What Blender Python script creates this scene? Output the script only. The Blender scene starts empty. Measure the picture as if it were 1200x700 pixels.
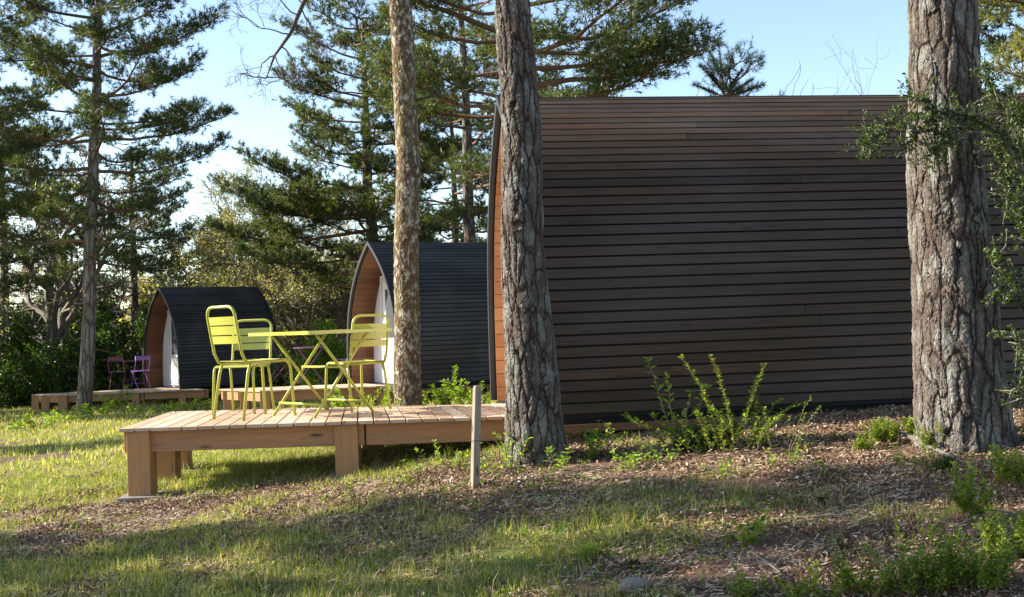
import bpy, math, random
import numpy as np
from mathutils import Vector, Matrix
rng = np.random.default_rng(7)
random.seed(7)
R = math.radians
scene = bpy.context.scene
COL = scene.collection

# ---------------------------------------------------------------- camera geometry
F = 1300.0; ROLL = 0.036; PITCH = math.atan(28 / F); CAMZ = 1.3
def at(px, py, D):
    """photo pixel (1200x700) + distance along the ground -> world point"""
    dx, dy = px - 600, py - 350
    u = dx * math.cos(ROLL) - dy * math.sin(ROLL)
    v = dy * math.cos(ROLL) + dx * math.sin(ROLL)
    y = F * math.cos(PITCH) + v * math.sin(PITCH)
    z = F * math.sin(PITCH) - v * math.cos(PITCH)
    s = D / y
    return (u * s, D, CAMZ + z * s)

# ---------------------------------------------------------------- numpy noise
def _h(ix, iy, iz, seed):
    n = (ix * 374761393 + iy * 668265263 + iz * 2147483647 + seed * 1274126177) & 0xFFFFFFFF
    n = ((n ^ (n >> 13)) * 1274126177) & 0xFFFFFFFF
    return ((n ^ (n >> 16)) & 0xFFFF) / 65535.0
def vnoise(x, y, z=0.0, seed=0):
    x = np.asarray(x, float); y = np.asarray(y, float); z = np.zeros_like(x) + z
    ix = np.floor(x).astype(np.int64); iy = np.floor(y).astype(np.int64); iz = np.floor(z).astype(np.int64)
    fx, fy, fz = x - ix, y - iy, z - iz
    fx = fx * fx * (3 - 2 * fx); fy = fy * fy * (3 - 2 * fy); fz = fz * fz * (3 - 2 * fz)
    r = 0
    for a in (0, 1):
        for b in (0, 1):
            for c in (0, 1):
                r = r + _h(ix + a, iy + b, iz + c, seed) * (fx if a else 1 - fx) * (fy if b else 1 - fy) * (fz if c else 1 - fz)
    return r
def fbm(x, y, z=0.0, seed=0, oct=4):
    r, a, t = 0, .5, 0
    for o in range(oct):
        k = 2 ** o
        r = r + a * vnoise(np.asarray(x) * k, np.asarray(y) * k, np.asarray(z) * k, seed + o); t += a; a *= .5
    return r / t
def sstep(a, b, x):
    t = np.clip((x - a) / (b - a), 0, 1); return t * t * (3 - 2 * t)

# ---------------------------------------------------------------- ground height (thin plate through measured points)
GP = np.array([(-2.97,8.75,0),(-1.34,8.65,.14),(.15,7.5,.34),(.6,8.1,.45),(2.9,6.5,.53),(-3.1,10.4,.05),(4,8,.56),(6,10,.6),(3,9,.5),
 (-9.6,24.7,-.4),(-9,28,-.45),(-2.5,20,-.12),(0,20,.03),(-1.06,11.3,.2),(.5,4,.16),(-2,4,-.03),(2.5,4.5,.34),(-6,9,-.13),(-6,14,-.2),(-6,20,-.3),
 (-20,30,-.6),(0,40,-.4),(-20,60,-.2),(10,30,.5),(25,60,.8),(-15,10,-.4),(12,5,.7),(0,0,0),(0,-8,0),(-30,0,-.6),(30,0,.9),
 (-.2,6.8,.3),(1.2,6.3,.36),(-90,150,0),(90,150,1),(0,220,0),(-200,0,-.5),(200,0,1),(0,-200,0),(-200,300,0),(200,300,1)], float)
def _U(r2): return np.where(r2 > 1e-12, .5 * r2 * np.log(r2 + 1e-12), 0)
_P = GP[:, :2] / 10
_n = len(GP)
_K = _U(((_P[:, None] - _P[None]) ** 2).sum(-1)) + np.eye(_n) * .02
_A = np.zeros((_n + 3, _n + 3)); _A[:_n, :_n] = _K; _A[:_n, _n] = 1; _A[:_n, _n + 1:] = _P; _A[_n, :_n] = 1; _A[_n + 1:, :_n] = _P.T
_w = np.linalg.solve(_A, np.concatenate([GP[:, 2], [0, 0, 0]]))
def gh(x, y):
    x = np.atleast_1d(np.asarray(x, float)); y = np.atleast_1d(np.asarray(y, float))
    sh = x.shape; x = x.ravel() ; y = y.ravel()
    out = np.empty_like(x)
    for i in range(0, len(x), 60000):
        q = np.stack([x[i:i+60000], y[i:i+60000]], 1) / 10
        out[i:i+60000] = _U(((q[:, None] - _P[None]) ** 2).sum(-1)) @ _w[:_n] + _w[_n] + q @ _w[_n + 1:]
    near = sstep(60, 15, np.hypot(x, y))
    out += near * ((fbm(x * .9, y * .9, seed=3) - .5) * .10 + (fbm(x * 5, y * 5, seed=5, oct=3) - .5) * .045)
    return out.reshape(sh)
def gz(x, y): return float(gh(x, y)[0])

def grassmask(x, y):
    """0 bare litter .. 1 lush"""
    n = fbm(x * 1.1, y * 1.3, seed=11, oct=4)
    n2 = fbm(x * 3.1, y * 3.7, seed=21, oct=3)
    base = .60 + 0 * x
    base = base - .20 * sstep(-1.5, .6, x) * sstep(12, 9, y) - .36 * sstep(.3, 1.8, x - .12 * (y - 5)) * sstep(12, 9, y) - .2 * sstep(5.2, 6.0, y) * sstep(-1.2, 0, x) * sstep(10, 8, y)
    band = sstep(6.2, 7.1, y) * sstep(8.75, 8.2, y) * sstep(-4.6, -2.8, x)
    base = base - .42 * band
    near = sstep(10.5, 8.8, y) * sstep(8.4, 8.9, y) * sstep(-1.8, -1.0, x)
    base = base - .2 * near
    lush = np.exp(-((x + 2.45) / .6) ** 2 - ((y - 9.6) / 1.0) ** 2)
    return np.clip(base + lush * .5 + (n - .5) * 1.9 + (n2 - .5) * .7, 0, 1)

# ---------------------------------------------------------------- mesh accumulator
class NB:
    def __init__(s): s.v = []; s.f3 = []; s.f4 = []; s.n = 0; s.sm = False
    def add(s, v, f3=None, f4=None):
        v = np.asarray(v, float).reshape(-1, 3)
        if f3 is not None and len(f3): s.f3.append(np.asarray(f3, np.int64) + s.n)
        if f4 is not None and len(f4): s.f4.append(np.asarray(f4, np.int64) + s.n)
        s.v.append(v); s.n += len(v); return s
    def box(s, c, d, rz=0, rot=None):
        x, y, z = d[0] / 2, d[1] / 2, d[2] / 2
        v = np.array([(-x,-y,-z),(x,-y,-z),(x,y,-z),(-x,y,-z),(-x,-y,z),(x,-y,z),(x,y,z),(-x,y,z)])
        if rot is not None: v = v @ np.array(rot).T
        elif rz:
            cz, sz = math.cos(rz), math.sin(rz); v = v @ np.array([[cz,-sz,0],[sz,cz,0],[0,0,1]]).T
        return s.add(v + np.array(c), f4=[(0,3,2,1),(4,5,6,7),(0,1,5,4),(1,2,6,5),(2,3,7,6),(3,0,4,7)])
    def prism(s, poly, z0, z1):
        """poly: list of 4 xy, extruded"""
        v = [(p[0], p[1], z0) for p in poly] + [(p[0], p[1], z1) for p in poly]
        return s.add(v, f4=[(0,3,2,1),(4,5,6,7),(0,1,5,4),(1,2,6,5),(2,3,7,6),(3,0,4,7)])
    def tube(s, pts, rad, n=8, caps=True, closed=False):
        p = np.asarray(pts, float); m = len(p)
        rad = np.zeros(m) + rad
        t = np.gradient(p, axis=0) if not closed else np.roll(p, -1, 0) - np.roll(p, 1, 0)
        t /= np.linalg.norm(t, axis=1)[:, None] + 1e-12
        ref = np.array([0, 0, 1.0]) if abs(t[0][2]) < .9 else np.array([1.0, 0, 0])
        a = np.cross(t[0], ref); a /= np.linalg.norm(a)
        A = [a]
        for i in range(1, m):
            a = a - t[i] * a.dot(t[i]); a = a / (np.linalg.norm(a) + 1e-12); A.append(a)
        A = np.array(A); B = np.cross(t, A)
        th = np.arange(n) * 2 * math.pi / n
        v = p[:, None] + rad[:, None, None] * (np.cos(th)[None, :, None] * A[:, None] + np.sin(th)[None, :, None] * B[:, None])
        i = np.arange(m if closed else m - 1)[:, None]; j = np.arange(n)[None]
        i2 = (i + 1) % m
        f = np.stack([i * n + j, i * n + (j + 1) % n, i2 * n + (j + 1) % n, i2 * n + j], -1).reshape(-1, 4)
        f3 = None
        v = v.reshape(-1, 3)
        if caps and not closed:
            v = np.vstack([v, p[0], p[-1]]); k = m * n; jj = np.arange(n)
            f3 = np.vstack([np.stack([jj * 0 + k, (jj + 1) % n, jj], -1), np.stack([jj * 0 + k + 1, (m - 1) * n + jj, (m - 1) * n + (jj + 1) % n], -1)])
        return s.add(v, f3=f3, f4=f)
    def build(s, name, mat, parent=None, smooth=False, world=False, bevel=0, loc=None):
        v = np.concatenate(s.v) if s.v else np.zeros((0, 3))
        if world and parent is not None:
            o = parent; off = Vector((0, 0, 0))
            while o is not None: off += o.location; o = o.parent
            v = v - np.array(off)
        if loc is not None: v = v - np.array(loc)
        me = bpy.data.meshes.new(name)
        me.vertices.add(len(v)); me.vertices.foreach_set('co', v.astype(np.float32).ravel())
        f3 = np.concatenate(s.f3) if s.f3 else np.zeros((0, 3), np.int64)
        f4 = np.concatenate(s.f4) if s.f4 else np.zeros((0, 4), np.int64)
        me.loops.add(len(f3) * 3 + len(f4) * 4)
        me.loops.foreach_set('vertex_index', np.concatenate([f3.ravel(), f4.ravel()]).astype(np.int32))
        me.polygons.add(len(f3) + len(f4))
        st = np.concatenate([np.arange(len(f3)) * 3, len(f3) * 3 + np.arange(len(f4)) * 4]).astype(np.int32)
        me.polygons.foreach_set('loop_start', st)
        me.polygons.foreach_set('use_smooth', np.full(len(st), bool(smooth)))
        me.update(calc_edges=True)
        me.materials.append(mat)
        ob = bpy.data.objects.new(name, me); COL.objects.link(ob)
        if parent is not None: ob.parent = parent
        if loc is not None: ob.location = loc
        if bevel:
            md = ob.modifiers.new('bevel', 'BEVEL'); md.width = bevel; md.segments = 2; md.limit_method = 'ANGLE'
        return ob

def tag(o, label=None, cat=None, group=None, kind=None):
    if label: o['label'] = label
    if cat: o['category'] = cat
    if group: o['group'] = group
    if kind: o['kind'] = kind
    return o
def empty(name, loc, rz=0, label=None, cat=None, group=None):
    o = bpy.data.objects.new(name, None); COL.objects.link(o); o.location = loc; o.rotation_euler = (0, 0, rz)
    o.empty_display_size = .1
    return tag(o, label, cat, group)
def copy_tree(o, loc=None, rz=None, scale=None, label=None, parent=None):
    kids = [c for c in bpy.data.objects if c.parent == o]
    c = o.copy(); COL.objects.link(c)
    if parent is not None: c.parent = parent
    if loc is not None: c.location = loc
    if rz is not None: c.rotation_euler = (0, 0, rz)
    if scale is not None: c.scale = scale
    if label: c['label'] = label
    for k in kids: copy_tree(k, parent=c)
    return c

# ---------------------------------------------------------------- materials
class MT:
    def __init__(s, name):
        s.m = bpy.data.materials.new(name); s.m.use_nodes = True
        s.t = s.m.node_tree; s.N = s.t.nodes; s.L = s.t.links
        s.b = s.N['Principled BSDF']; s.out = s.N['Material Output']
    def n(s, ty, **kw):
        x = s.N.new(ty)
        for k, v in kw.items():
            if k in x.inputs.keys(): s.set(x, k, v)
            else: setattr(x, k, v)
        return x
    def set(s, x, k, v):
        if isinstance(v, bpy.types.NodeSocket): s.L.new(v, x.inputs[k])
        else: x.inputs[k].default_value = v
    def coord(s, scale=(1, 1, 1), distort=0, dscale=3, which='Object'):
        c = s.n('ShaderNodeTexCoord').outputs[which]
        if distort:
            nz = s.noise(dscale, 3, vec=c, color=True)
            mm = s.n('ShaderNodeVectorMath', operation='MULTIPLY_ADD'); s.L.new(nz, mm.inputs[0]); mm.inputs[1].default_value = (distort,) * 3; s.L.new(c, mm.inputs[2]); c = mm.outputs[0]
        mp = s.n('ShaderNodeMapping'); s.L.new(c, mp.inputs[0]); mp.inputs['Scale'].default_value = scale
        return mp.outputs[0]
    def noise(s, scale, detail=4, vec=None, rough=.55, color=False):
        x = s.n('ShaderNodeTexNoise'); x.inputs['Scale'].default_value = scale; x.inputs['Detail'].default_value = detail; x.inputs['Roughness'].default_value = rough
        if vec is not None: s.L.new(vec, x.inputs['Vector'])
        return x.outputs['Color' if color else 'Fac']
    def vor(s, scale, vec, feature='DISTANCE_TO_EDGE'):
        x = s.n('ShaderNodeTexVoronoi', feature=feature); x.inputs['Scale'].default_value = scale; s.L.new(vec, x.inputs['Vector'])
        return x.outputs['Distance']
    def ramp(s, fac, stops, interp='LINEAR'):
        r = s.n('ShaderNodeValToRGB'); s.L.new(fac, r.inputs[0]); e = r.color_ramp.elements; r.color_ramp.interpolation = interp
        while len(e) < len(stops): e.new(.5)
        for k, (p, c) in enumerate(stops):
            e[k].position = p; e[k].color = (c, c, c, 1) if isinstance(c, (int, float)) else (*c, 1)
        return r.outputs[0]
    def mix(s, fac, a, b, mode='MIX'):
        x = s.n('ShaderNodeMix', data_type='RGBA', blend_type=mode)
        for i, v in ((0, fac), (6, a), (7, b)):
            if isinstance(v, bpy.types.NodeSocket): s.L.new(v, x.inputs[i])
            else: x.inputs[i].default_value = v if i == 0 else (*v, 1)
        return x.outputs[2]
    def math(s, op, a, b=0.0):
        x = s.n('ShaderNodeMath', operation=op)
        for i, v in ((0, a), (1, b)):
            if isinstance(v, bpy.types.NodeSocket): s.L.new(v, x.inputs[i])
            else: x.inputs[i].default_value = v
        return x.outputs[0]
    def island(s): return s.n('ShaderNodeNewGeometry').outputs['Random Per Island']
    def col(s, v):
        if isinstance(v, bpy.types.NodeSocket): s.L.new(v, s.b.inputs['Base Color'])
        else: s.b.inputs['Base Color'].default_value = (*v, 1)
    def rough(s, v):
        if isinstance(v, bpy.types.NodeSocket): s.L.new(v, s.b.inputs['Roughness'])
        else: s.b.inputs['Roughness'].default_value = v
    def spec(s, v): s.b.inputs['Specular IOR Level'].default_value = v
    def bump(s, h, strength=.5, dist=.01):
        x = s.n('ShaderNodeBump'); x.inputs['Strength'].default_value = strength; x.inputs['Distance'].default_value = dist
        s.L.new(h, x.inputs['Height']); s.L.new(x.outputs[0], s.b.inputs['Normal'])
    def disp(s, h, scale, mid=.5):
        x = s.n('ShaderNodeDisplacement'); x.inputs['Scale'].default_value = scale; x.inputs['Midlevel'].default_value = mid
        s.L.new(h, x.inputs['Height']); s.L.new(x.outputs[0], s.out.inputs['Displacement']); s.m.displacement_method = 'BOTH'

def mat_leaf(name, stops, trans=.4, rough=.45, spec=.35, tcol=1.0):
    m = MT(name)
    c = m.ramp(m.island(), stops)
    m.col(c); m.rough(rough); m.spec(spec)
    tr = m.n('ShaderNodeBsdfTranslucent')
    tc = m.mix(1.0, c, (1.5 * tcol, 1.6 * tcol, .5 * tcol), 'MULTIPLY'); m.L.new(tc, tr.inputs[0])
    mx = m.n('ShaderNodeMixShader'); mx.inputs[0].default_value = trans
    m.L.new(m.b.outputs[0], mx.inputs[1]); m.L.new(tr.outputs[0], mx.inputs[2]); m.L.new(mx.outputs[0], m.out.inputs['Surface'])
    return m.m

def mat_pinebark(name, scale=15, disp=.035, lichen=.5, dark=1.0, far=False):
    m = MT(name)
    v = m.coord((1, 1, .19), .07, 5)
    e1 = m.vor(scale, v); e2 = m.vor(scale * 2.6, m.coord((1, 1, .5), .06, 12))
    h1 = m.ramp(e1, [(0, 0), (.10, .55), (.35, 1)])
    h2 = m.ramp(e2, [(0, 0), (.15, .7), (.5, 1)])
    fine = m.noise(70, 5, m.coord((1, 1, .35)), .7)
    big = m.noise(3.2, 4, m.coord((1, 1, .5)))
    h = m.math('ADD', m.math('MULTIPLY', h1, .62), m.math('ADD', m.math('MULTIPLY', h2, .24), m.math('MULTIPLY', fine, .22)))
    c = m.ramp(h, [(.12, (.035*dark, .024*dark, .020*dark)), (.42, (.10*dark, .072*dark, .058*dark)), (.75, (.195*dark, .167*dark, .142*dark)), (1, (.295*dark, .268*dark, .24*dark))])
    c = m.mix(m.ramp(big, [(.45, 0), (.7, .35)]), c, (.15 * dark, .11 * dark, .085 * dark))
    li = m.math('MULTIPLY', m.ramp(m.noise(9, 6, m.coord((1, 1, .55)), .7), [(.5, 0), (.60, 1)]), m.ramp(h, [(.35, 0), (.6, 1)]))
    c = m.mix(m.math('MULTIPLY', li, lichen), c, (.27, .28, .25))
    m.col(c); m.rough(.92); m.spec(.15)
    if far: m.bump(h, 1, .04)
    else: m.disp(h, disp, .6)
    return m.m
def mat_oakbark(name, disp=.012):
    m = MT(name)
    v = m.coord((1, 1, .5), .08, 8)
    h = m.math('ADD', m.math('MULTIPLY', m.ramp(m.vor(26, v), [(0, 0), (.3, 1)]), .5), m.math('MULTIPLY', m.noise(50, 6, v, .7), .6))
    c = m.ramp(h, [(.1, (.035, .024, .016)), (.55, (.11, .075, .05)), (1, (.19, .145, .10))])
    c = m.mix(m.ramp(m.noise(20, 6, m.coord((1, 1, .6)), .75), [(.50, 0), (.60, .85)]), c, (.46, .43, .34))
    moss = m.math('MULTIPLY', m.ramp(m.noise(4, 5, m.coord((1, 1, .4)), .7), [(.48, 0), (.6, 1)]), m.ramp(m.noise(38, 3), [(.4, 0), (.6, 1)]))
    c = m.mix(moss, c, (.15, .115, .03))
    m.col(c); m.rough(.95); m.spec(.1); m.disp(h, disp, .5)
    return m.m

def mat_wood(name, stops, axis=0, scale=1.0, rough=.7, spec=.3, knots=True, streak=.35, bump=.35, dirt=None):
    m = MT(name)
    sc = [75 * scale] * 3; sc[axis] = 2.2 * scale
    isl = m.island()
    c0 = m.n('ShaderNodeTexCoord').outputs['Object']
    off = m.n('ShaderNodeVectorMath', operation='MULTIPLY_ADD')
    cx = m.n('ShaderNodeCombineXYZ')
    for i in range(3): m.L.new(isl, cx.inputs[i])
    m.L.new(cx.outputs[0], off.inputs[0]); off.inputs[1].default_value = (37, 61, 23); m.L.new(c0, off.inputs[2])
    mp = m.n('ShaderNodeMapping'); m.L.new(off.outputs[0], mp.inputs[0]); mp.inputs['Scale'].default_value = sc
    g1 = m.noise(1.0, 6, mp.outputs[0], .65)
    wv = m.n('ShaderNodeTexNoise'); wv.inputs['Scale'].default_value = .16; wv.inputs['Detail'].default_value = 2; wv.inputs['Distortion'].default_value = 1.5; m.L.new(mp.outputs[0], wv.inputs['Vector'])
    rings = m.math('FRACT', m.math('MULTIPLY', wv.outputs[0], 9.0))
    rr = m.ramp(rings, [(0, .0), (.5, .5), (.9, 1), (1, 0)])
    g = m.math('ADD', m.math('MULTIPLY', g1, .75), m.math('MULTIPLY', rr, .25))
    base = m.ramp(isl, stops)
    c = m.mix(m.ramp(g, [(.25, streak * 1.6), (.5, streak * .4), (.75, 0)]), base, (.02, .014, .010))
    c = m.mix(m.ramp(m.noise(2.2, 4), [(.45, 0), (.75, .35)]), c, (.16, .15, .14))
    kv = m.n('ShaderNodeMapping'); m.L.new(off.outputs[0], kv.inputs[0]); ks = [11 * scale] * 3; ks[axis] = 2.6 * scale; kv.inputs['Scale'].default_value = ks
    c = m.mix(m.ramp(m.vor(1.0, kv.outputs[0], 'F1'), [(0, .85), (.07, .75), (.16, 0)]), c, (.035, .02, .012))
    if dirt: c = m.mix(m.ramp(m.noise(5, 5), [(.5, 0), (.62, .5)]), c, dirt)
    m.col(c); m.rough(rough); m.spec(spec); m.bump(g, bump, .0015)
    return m.m
def mat_plain(name, c, rough=.5, spec=.5, metallic=0, var=.12, scale=12, bump=0):
    m = MT(name)
    cc = m.mix(m.ramp(m.noise(scale, 4), [(.35, 0), (.7, 1)]), c, tuple(x * (1 - var * 3) for x in c))
    m.col(cc); m.rough(rough); m.spec(spec); m.b.inputs['Metallic'].default_value = metallic
    if bump: m.bump(m.noise(scale * 6, 3), bump, .002)
    return m.m

M = {}
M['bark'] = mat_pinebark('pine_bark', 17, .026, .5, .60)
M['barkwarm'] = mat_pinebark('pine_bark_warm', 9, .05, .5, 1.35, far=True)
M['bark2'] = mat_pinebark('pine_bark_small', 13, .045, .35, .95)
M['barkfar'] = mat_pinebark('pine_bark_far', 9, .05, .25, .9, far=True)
M['oakbark'] = mat_oakbark('oak_bark', .012)
mm = MT('pine_limb'); mm.col(mm.ramp(mm.noise(8, 4), [(.3, (.09, .055, .038)), (.7, (.22, .12, .07))])); mm.rough(.9); M['limb'] = mm.m
mm = MT('bare_twig'); mm.col(mm.ramp(mm.noise(6, 4), [(.3, (.07, .055, .045)), (.7, (.20, .18, .15))])); mm.rough(.9); M['twig'] = mm.m
mm = MT('dark_twig'); mm.col(mm.ramp(mm.noise(6, 4), [(.3, (.045, .032, .028)), (.7, (.11, .085, .07))])); mm.rough(.9); M['darktwig'] = mm.m
mm = MT('red_stem'); mm.col(mm.ramp(mm.noise(20, 4), [(.3, (.14, .07, .045)), (.7, (.28, .19, .11))])); mm.rough(.7); M['stem'] = mm.m
mm = MT('straw_litter'); mm.col(mm.ramp(mm.island(), [(0, (.14, .085, .045)), (.5, (.34, .23, .135)), (1, (.60, .49, .34))])); mm.rough(.85); M['straw'] = mm.m
mm = MT('leaf_litter'); mm.col(mm.ramp(mm.island(), [(0, (.08, .045, .028)), (.3, (.15, .085, .045)), (.6, (.28, .165, .095)), (.87, (.44, .30, .19)), (1, (.70, .58, .44))])); mm.rough(.75); mm.spec(.2); M['litter'] = mm.m
mm = MT('soil_crumbs'); mm.col(mm.ramp(mm.island(), [(0, (.03, .018, .012)), (.6, (.09, .055, .038)), (1, (.2, .13, .09))])); mm.rough(.95); M['crumb'] = mm.m
M['needle'] = mat_leaf('pine_needles', [(0, (.026, .046, .020)), (.4, (.050, .080, .026)), (.7, (.095, .125, .035)), (.92, (.16, .17, .05)), (1, (.24, .16, .08))], .32)
M['needleblue'] = mat_leaf('pine_needles_dark', [(0, (.022, .040, .026)), (.5, (.04, .068, .035)), (1, (.07, .10, .04))], .2)
M['needlebg'] = mat_leaf('sunlit_pale_needles', [(0, (.09, .10, .045)), (.5, (.20, .21, .08)), (1, (.32, .29, .14))], .45)  # needle colour brightened so background foliage looks sunlit
M['budleaf'] = mat_leaf('sunlit_lichen_and_buds', [(0, (.20, .18, .11)), (.5, (.36, .33, .20)), (1, (.50, .44, .30))], .4)  # lichen and bud tone raised to stand in for sunlight on far crowns
M['hedge'] = mat_leaf('hedge_leaves', [(0, (.022, .045, .010)), (.6, (.05, .09, .015)), (1, (.12, .18, .03))], .3)
M['boxleaf'] = mat_leaf('box_leaves', [(0, (.06, .105, .012)), (.5, (.14, .21, .022)), (.9, (.27, .34, .04)), (1, (.42, .32, .05))], .45)
M['freshleaf'] = mat_leaf('fresh_leaves', [(0, (.10, .18, .02)), (.5, (.19, .29, .035)), (1, (.33, .40, .07))], .5)
M['shrubdark'] = mat_leaf('shaded_evergreen_leaves', [(0, (.02, .038, .008)), (.6, (.045, .078, .012)), (1, (.12, .17, .025))], .3)  # leaf green darkened to carry the shade on the right shrub
M['freshcover'] = mat_leaf('sprout_leaves', [(0, (.05, .09, .012)), (.6, (.11, .17, .02)), (1, (.22, .28, .05))], .4)
M['grass'] = mat_leaf('grass_blades', [(0, (.065, .105, .016)), (.4, (.13, .18, .028)), (.65, (.22, .24, .055)), (.85, (.40, .34, .16)), (1, (.55, .46, .28))], .45)
M['drygrass'] = mat_leaf('dry_grass_blades', [(0, (.15, .19, .035)), (.4, (.32, .32, .09)), (.7, (.48, .42, .19)), (1, (.62, .53, .32))], .4, tcol=.9)
M['lime'] = mat_plain('lime_paint', (.43, .44, .07), .27, .5, 0, .07, 14)
M['plum'] = mat_plain('plum_paint', (.16, .03, .09), .4, .5)
M['violet'] = mat_plain('violet_paint', (.34, .17, .55), .4, .5)
M['mauve'] = mat_plain('mauve_paint', (.30, .13, .26), .4, .5)
M['clad1'] = mat_wood('weathered_brown_cladding', [(0, (.040, .024, .012)), (.35, (.064, .038, .018)), (.65, (.057, .038, .021)), (.9, (.080, .046, .022)), (1, (.095, .050, .023))], 0, 1.0, .6, .3, streak=.55, bump=.6)
M['clad2'] = mat_wood('black_stained_cladding', [(0, (.022, .020, .018)), (.5, (.038, .034, .030)), (1, (.056, .049, .043))], 0, 1.0, .6, .3)
M['lining'] = mat_wood('shaded_reddish_lining', [(0, (.13, .055, .022)), (.5, (.19, .08, .032)), (1, (.24, .105, .045))], 0, 1.0, .55, .3, streak=.25)  # porch interior shade darkened into the wood colour
M['lining1'] = mat_wood('bounce_lit_orange_lining', [(0, (.34, .13, .04)), (.5, (.42, .17, .06)), (1, (.48, .21, .08))], 0, 1.0, .55, .3, streak=.2)  # brighter copy of the lining, deck bounce light put into the orange
M['membrane'] = mat_plain('black_membrane', (.012, .012, .013), .7, .3)
M['trim'] = mat_plain('dark_trim', (.022, .023, .026), .5, .4)
M['deck'] = mat_wood('larch_deck_boards', [(0, (.43, .29, .18)), (.5, (.54, .39, .27)), (1, (.64, .50, .37))], 1, 1.0, .65, .25, streak=.18, bump=.25)
M['beam'] = mat_wood('larch_beams', [(0, (.40, .19, .08)), (.5, (.46, .24, .11)), (1, (.52, .30, .15))], 0, .8, .7, .2, streak=.22, bump=.3)
M['post'] = mat_wood('larch_posts', [(0, (.42, .21, .085)), (.5, (.48, .26, .11)), (1, (.52, .31, .15))], 2, .8, .7, .2, streak=.22, bump=.3)
M['stake'] = mat_wood('grey_stake_wood', [(0, (.33, .27, .20)), (1, (.33, .27, .20))], 2, 1.2, .8, .2, streak=.3, bump=.5)
M['white'] = mat_plain('white_wall_panel', (.80, .76, .74), .5, .3, 0, .03, 4)
M['concrete'] = mat_plain('concrete_pad', (.26, .23, .20), .9, .2, 0, .15, 20, .5)
M['stone'] = mat_plain('field_stone', (.30, .26, .22), .9, .2, 0, .2, 25, .8)
M['clod'] = mat_plain('earth_clod', (.10, .055, .035), .95, .1, 0, .2, 25, 1)
M['metal'] = mat_plain('galvanised_metal', (.5, .5, .5), .4, .5, 1)
M['yellow'] = mat_plain('dandelion_petals', (.85, .5, .02), .6, .3)
M['glass'] = mat_plain('door_glass', (.08, .09, .10), .08, .6, 0, .02)

# ---------------------------------------------------------------- world, sun, camera
SUN = Vector((-.87, .17, .46)).normalized()
w = bpy.data.worlds.new('World'); scene.world = w; w.use_nodes = True
bg = w.node_tree.nodes['Background']; sky = w.node_tree.nodes.new('ShaderNodeTexSky'); sky.sky_type = 'NISHITA'; sky.sun_disc = False
sky.sun_elevation = math.asin(SUN.z); sky.sun_rotation = math.atan2(SUN.x, SUN.y); sky.air_density = 1.0; sky.dust_density = 1.0; sky.ozone_density = .8; sky.altitude = 900
w.node_tree.links.new(sky.outputs[0], bg.inputs[0]); bg.inputs[1].default_value = .096
sl = bpy.data.lights.new('sun', 'SUN'); sl.energy = 5.0; sl.angle = R(.53); sl.color = (1, .91, .78)
so = bpy.data.objects.new('sun', sl); COL.objects.link(so); so.rotation_euler = SUN.to_track_quat('Z', 'Y').to_euler(); so.location = (-20, 7, 20)
cam = bpy.data.cameras.new('camera'); co = bpy.data.objects.new('camera', cam); COL.objects.link(co)
cam.sensor_width = 36; cam.lens = 36 * F / 1200; cam.clip_end = 2000; cam.clip_start = .05
co.location = (0, 0, CAMZ)
co.rotation_euler = (Matrix.Rotation(math.pi / 2 + PITCH, 3, 'X') @ Matrix.Rotation(-ROLL, 3, 'Z')).to_euler()
scene.camera = co
scene.view_settings.view_transform = 'Standard'; scene.view_settings.look = 'None'; scene.view_settings.gamma = 1; scene.view_settings.exposure = 1.65
scene.render.resolution_x = 1024; scene.render.resolution_y = 597

# ---------------------------------------------------------------- ground
def axis_pts(n, near, far, c=0):
    t = np.linspace(-1, 1, n); k = 5.2
    return c + far * np.sinh(k * t) / np.sinh(k)
gx = axis_pts(420, 0, 500); gy = axis_pts(460, 0, 600, 6.5)
GX, GY = np.meshgrid(gx, gy, indexing='xy')
GZ = gh(GX, GY)
nx, ny = len(gx), len(gy)
ii, jj = np.meshgrid(np.arange(ny - 1), np.arange(nx - 1), indexing='ij')
gf = np.stack([ii * nx + jj, ii * nx + jj + 1, (ii + 1) * nx + jj + 1, (ii + 1) * nx + jj], -1).reshape(-1, 4)
m = MT('ground_soil_and_turf')
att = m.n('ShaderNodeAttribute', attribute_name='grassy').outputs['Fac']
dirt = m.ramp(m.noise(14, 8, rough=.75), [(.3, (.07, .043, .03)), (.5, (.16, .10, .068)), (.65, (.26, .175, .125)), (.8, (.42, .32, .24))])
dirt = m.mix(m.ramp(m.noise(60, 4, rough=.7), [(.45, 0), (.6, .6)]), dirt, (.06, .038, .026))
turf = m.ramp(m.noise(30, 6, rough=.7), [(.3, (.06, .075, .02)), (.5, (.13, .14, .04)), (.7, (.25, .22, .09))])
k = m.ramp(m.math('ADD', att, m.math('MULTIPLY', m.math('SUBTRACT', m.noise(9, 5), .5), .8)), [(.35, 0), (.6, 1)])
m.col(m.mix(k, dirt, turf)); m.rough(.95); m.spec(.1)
m.bump(m.math('ADD', m.noise(25, 8, rough=.75), m.math('MULTIPLY', m.noise(90, 4), .5)), 1, .03)
g = NB(); g.add(np.stack([GX, GY, GZ], -1).reshape(-1, 3), f4=gf)
ground = g.build('ground', m.m, smooth=True); tag(ground, kind='structure')
ga = ground.data.attributes.new('grassy', 'FLOAT', 'POINT'); ga.data.foreach_set('value', grassmask(GX.ravel(), GY.ravel()).astype(np.float32))

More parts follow.
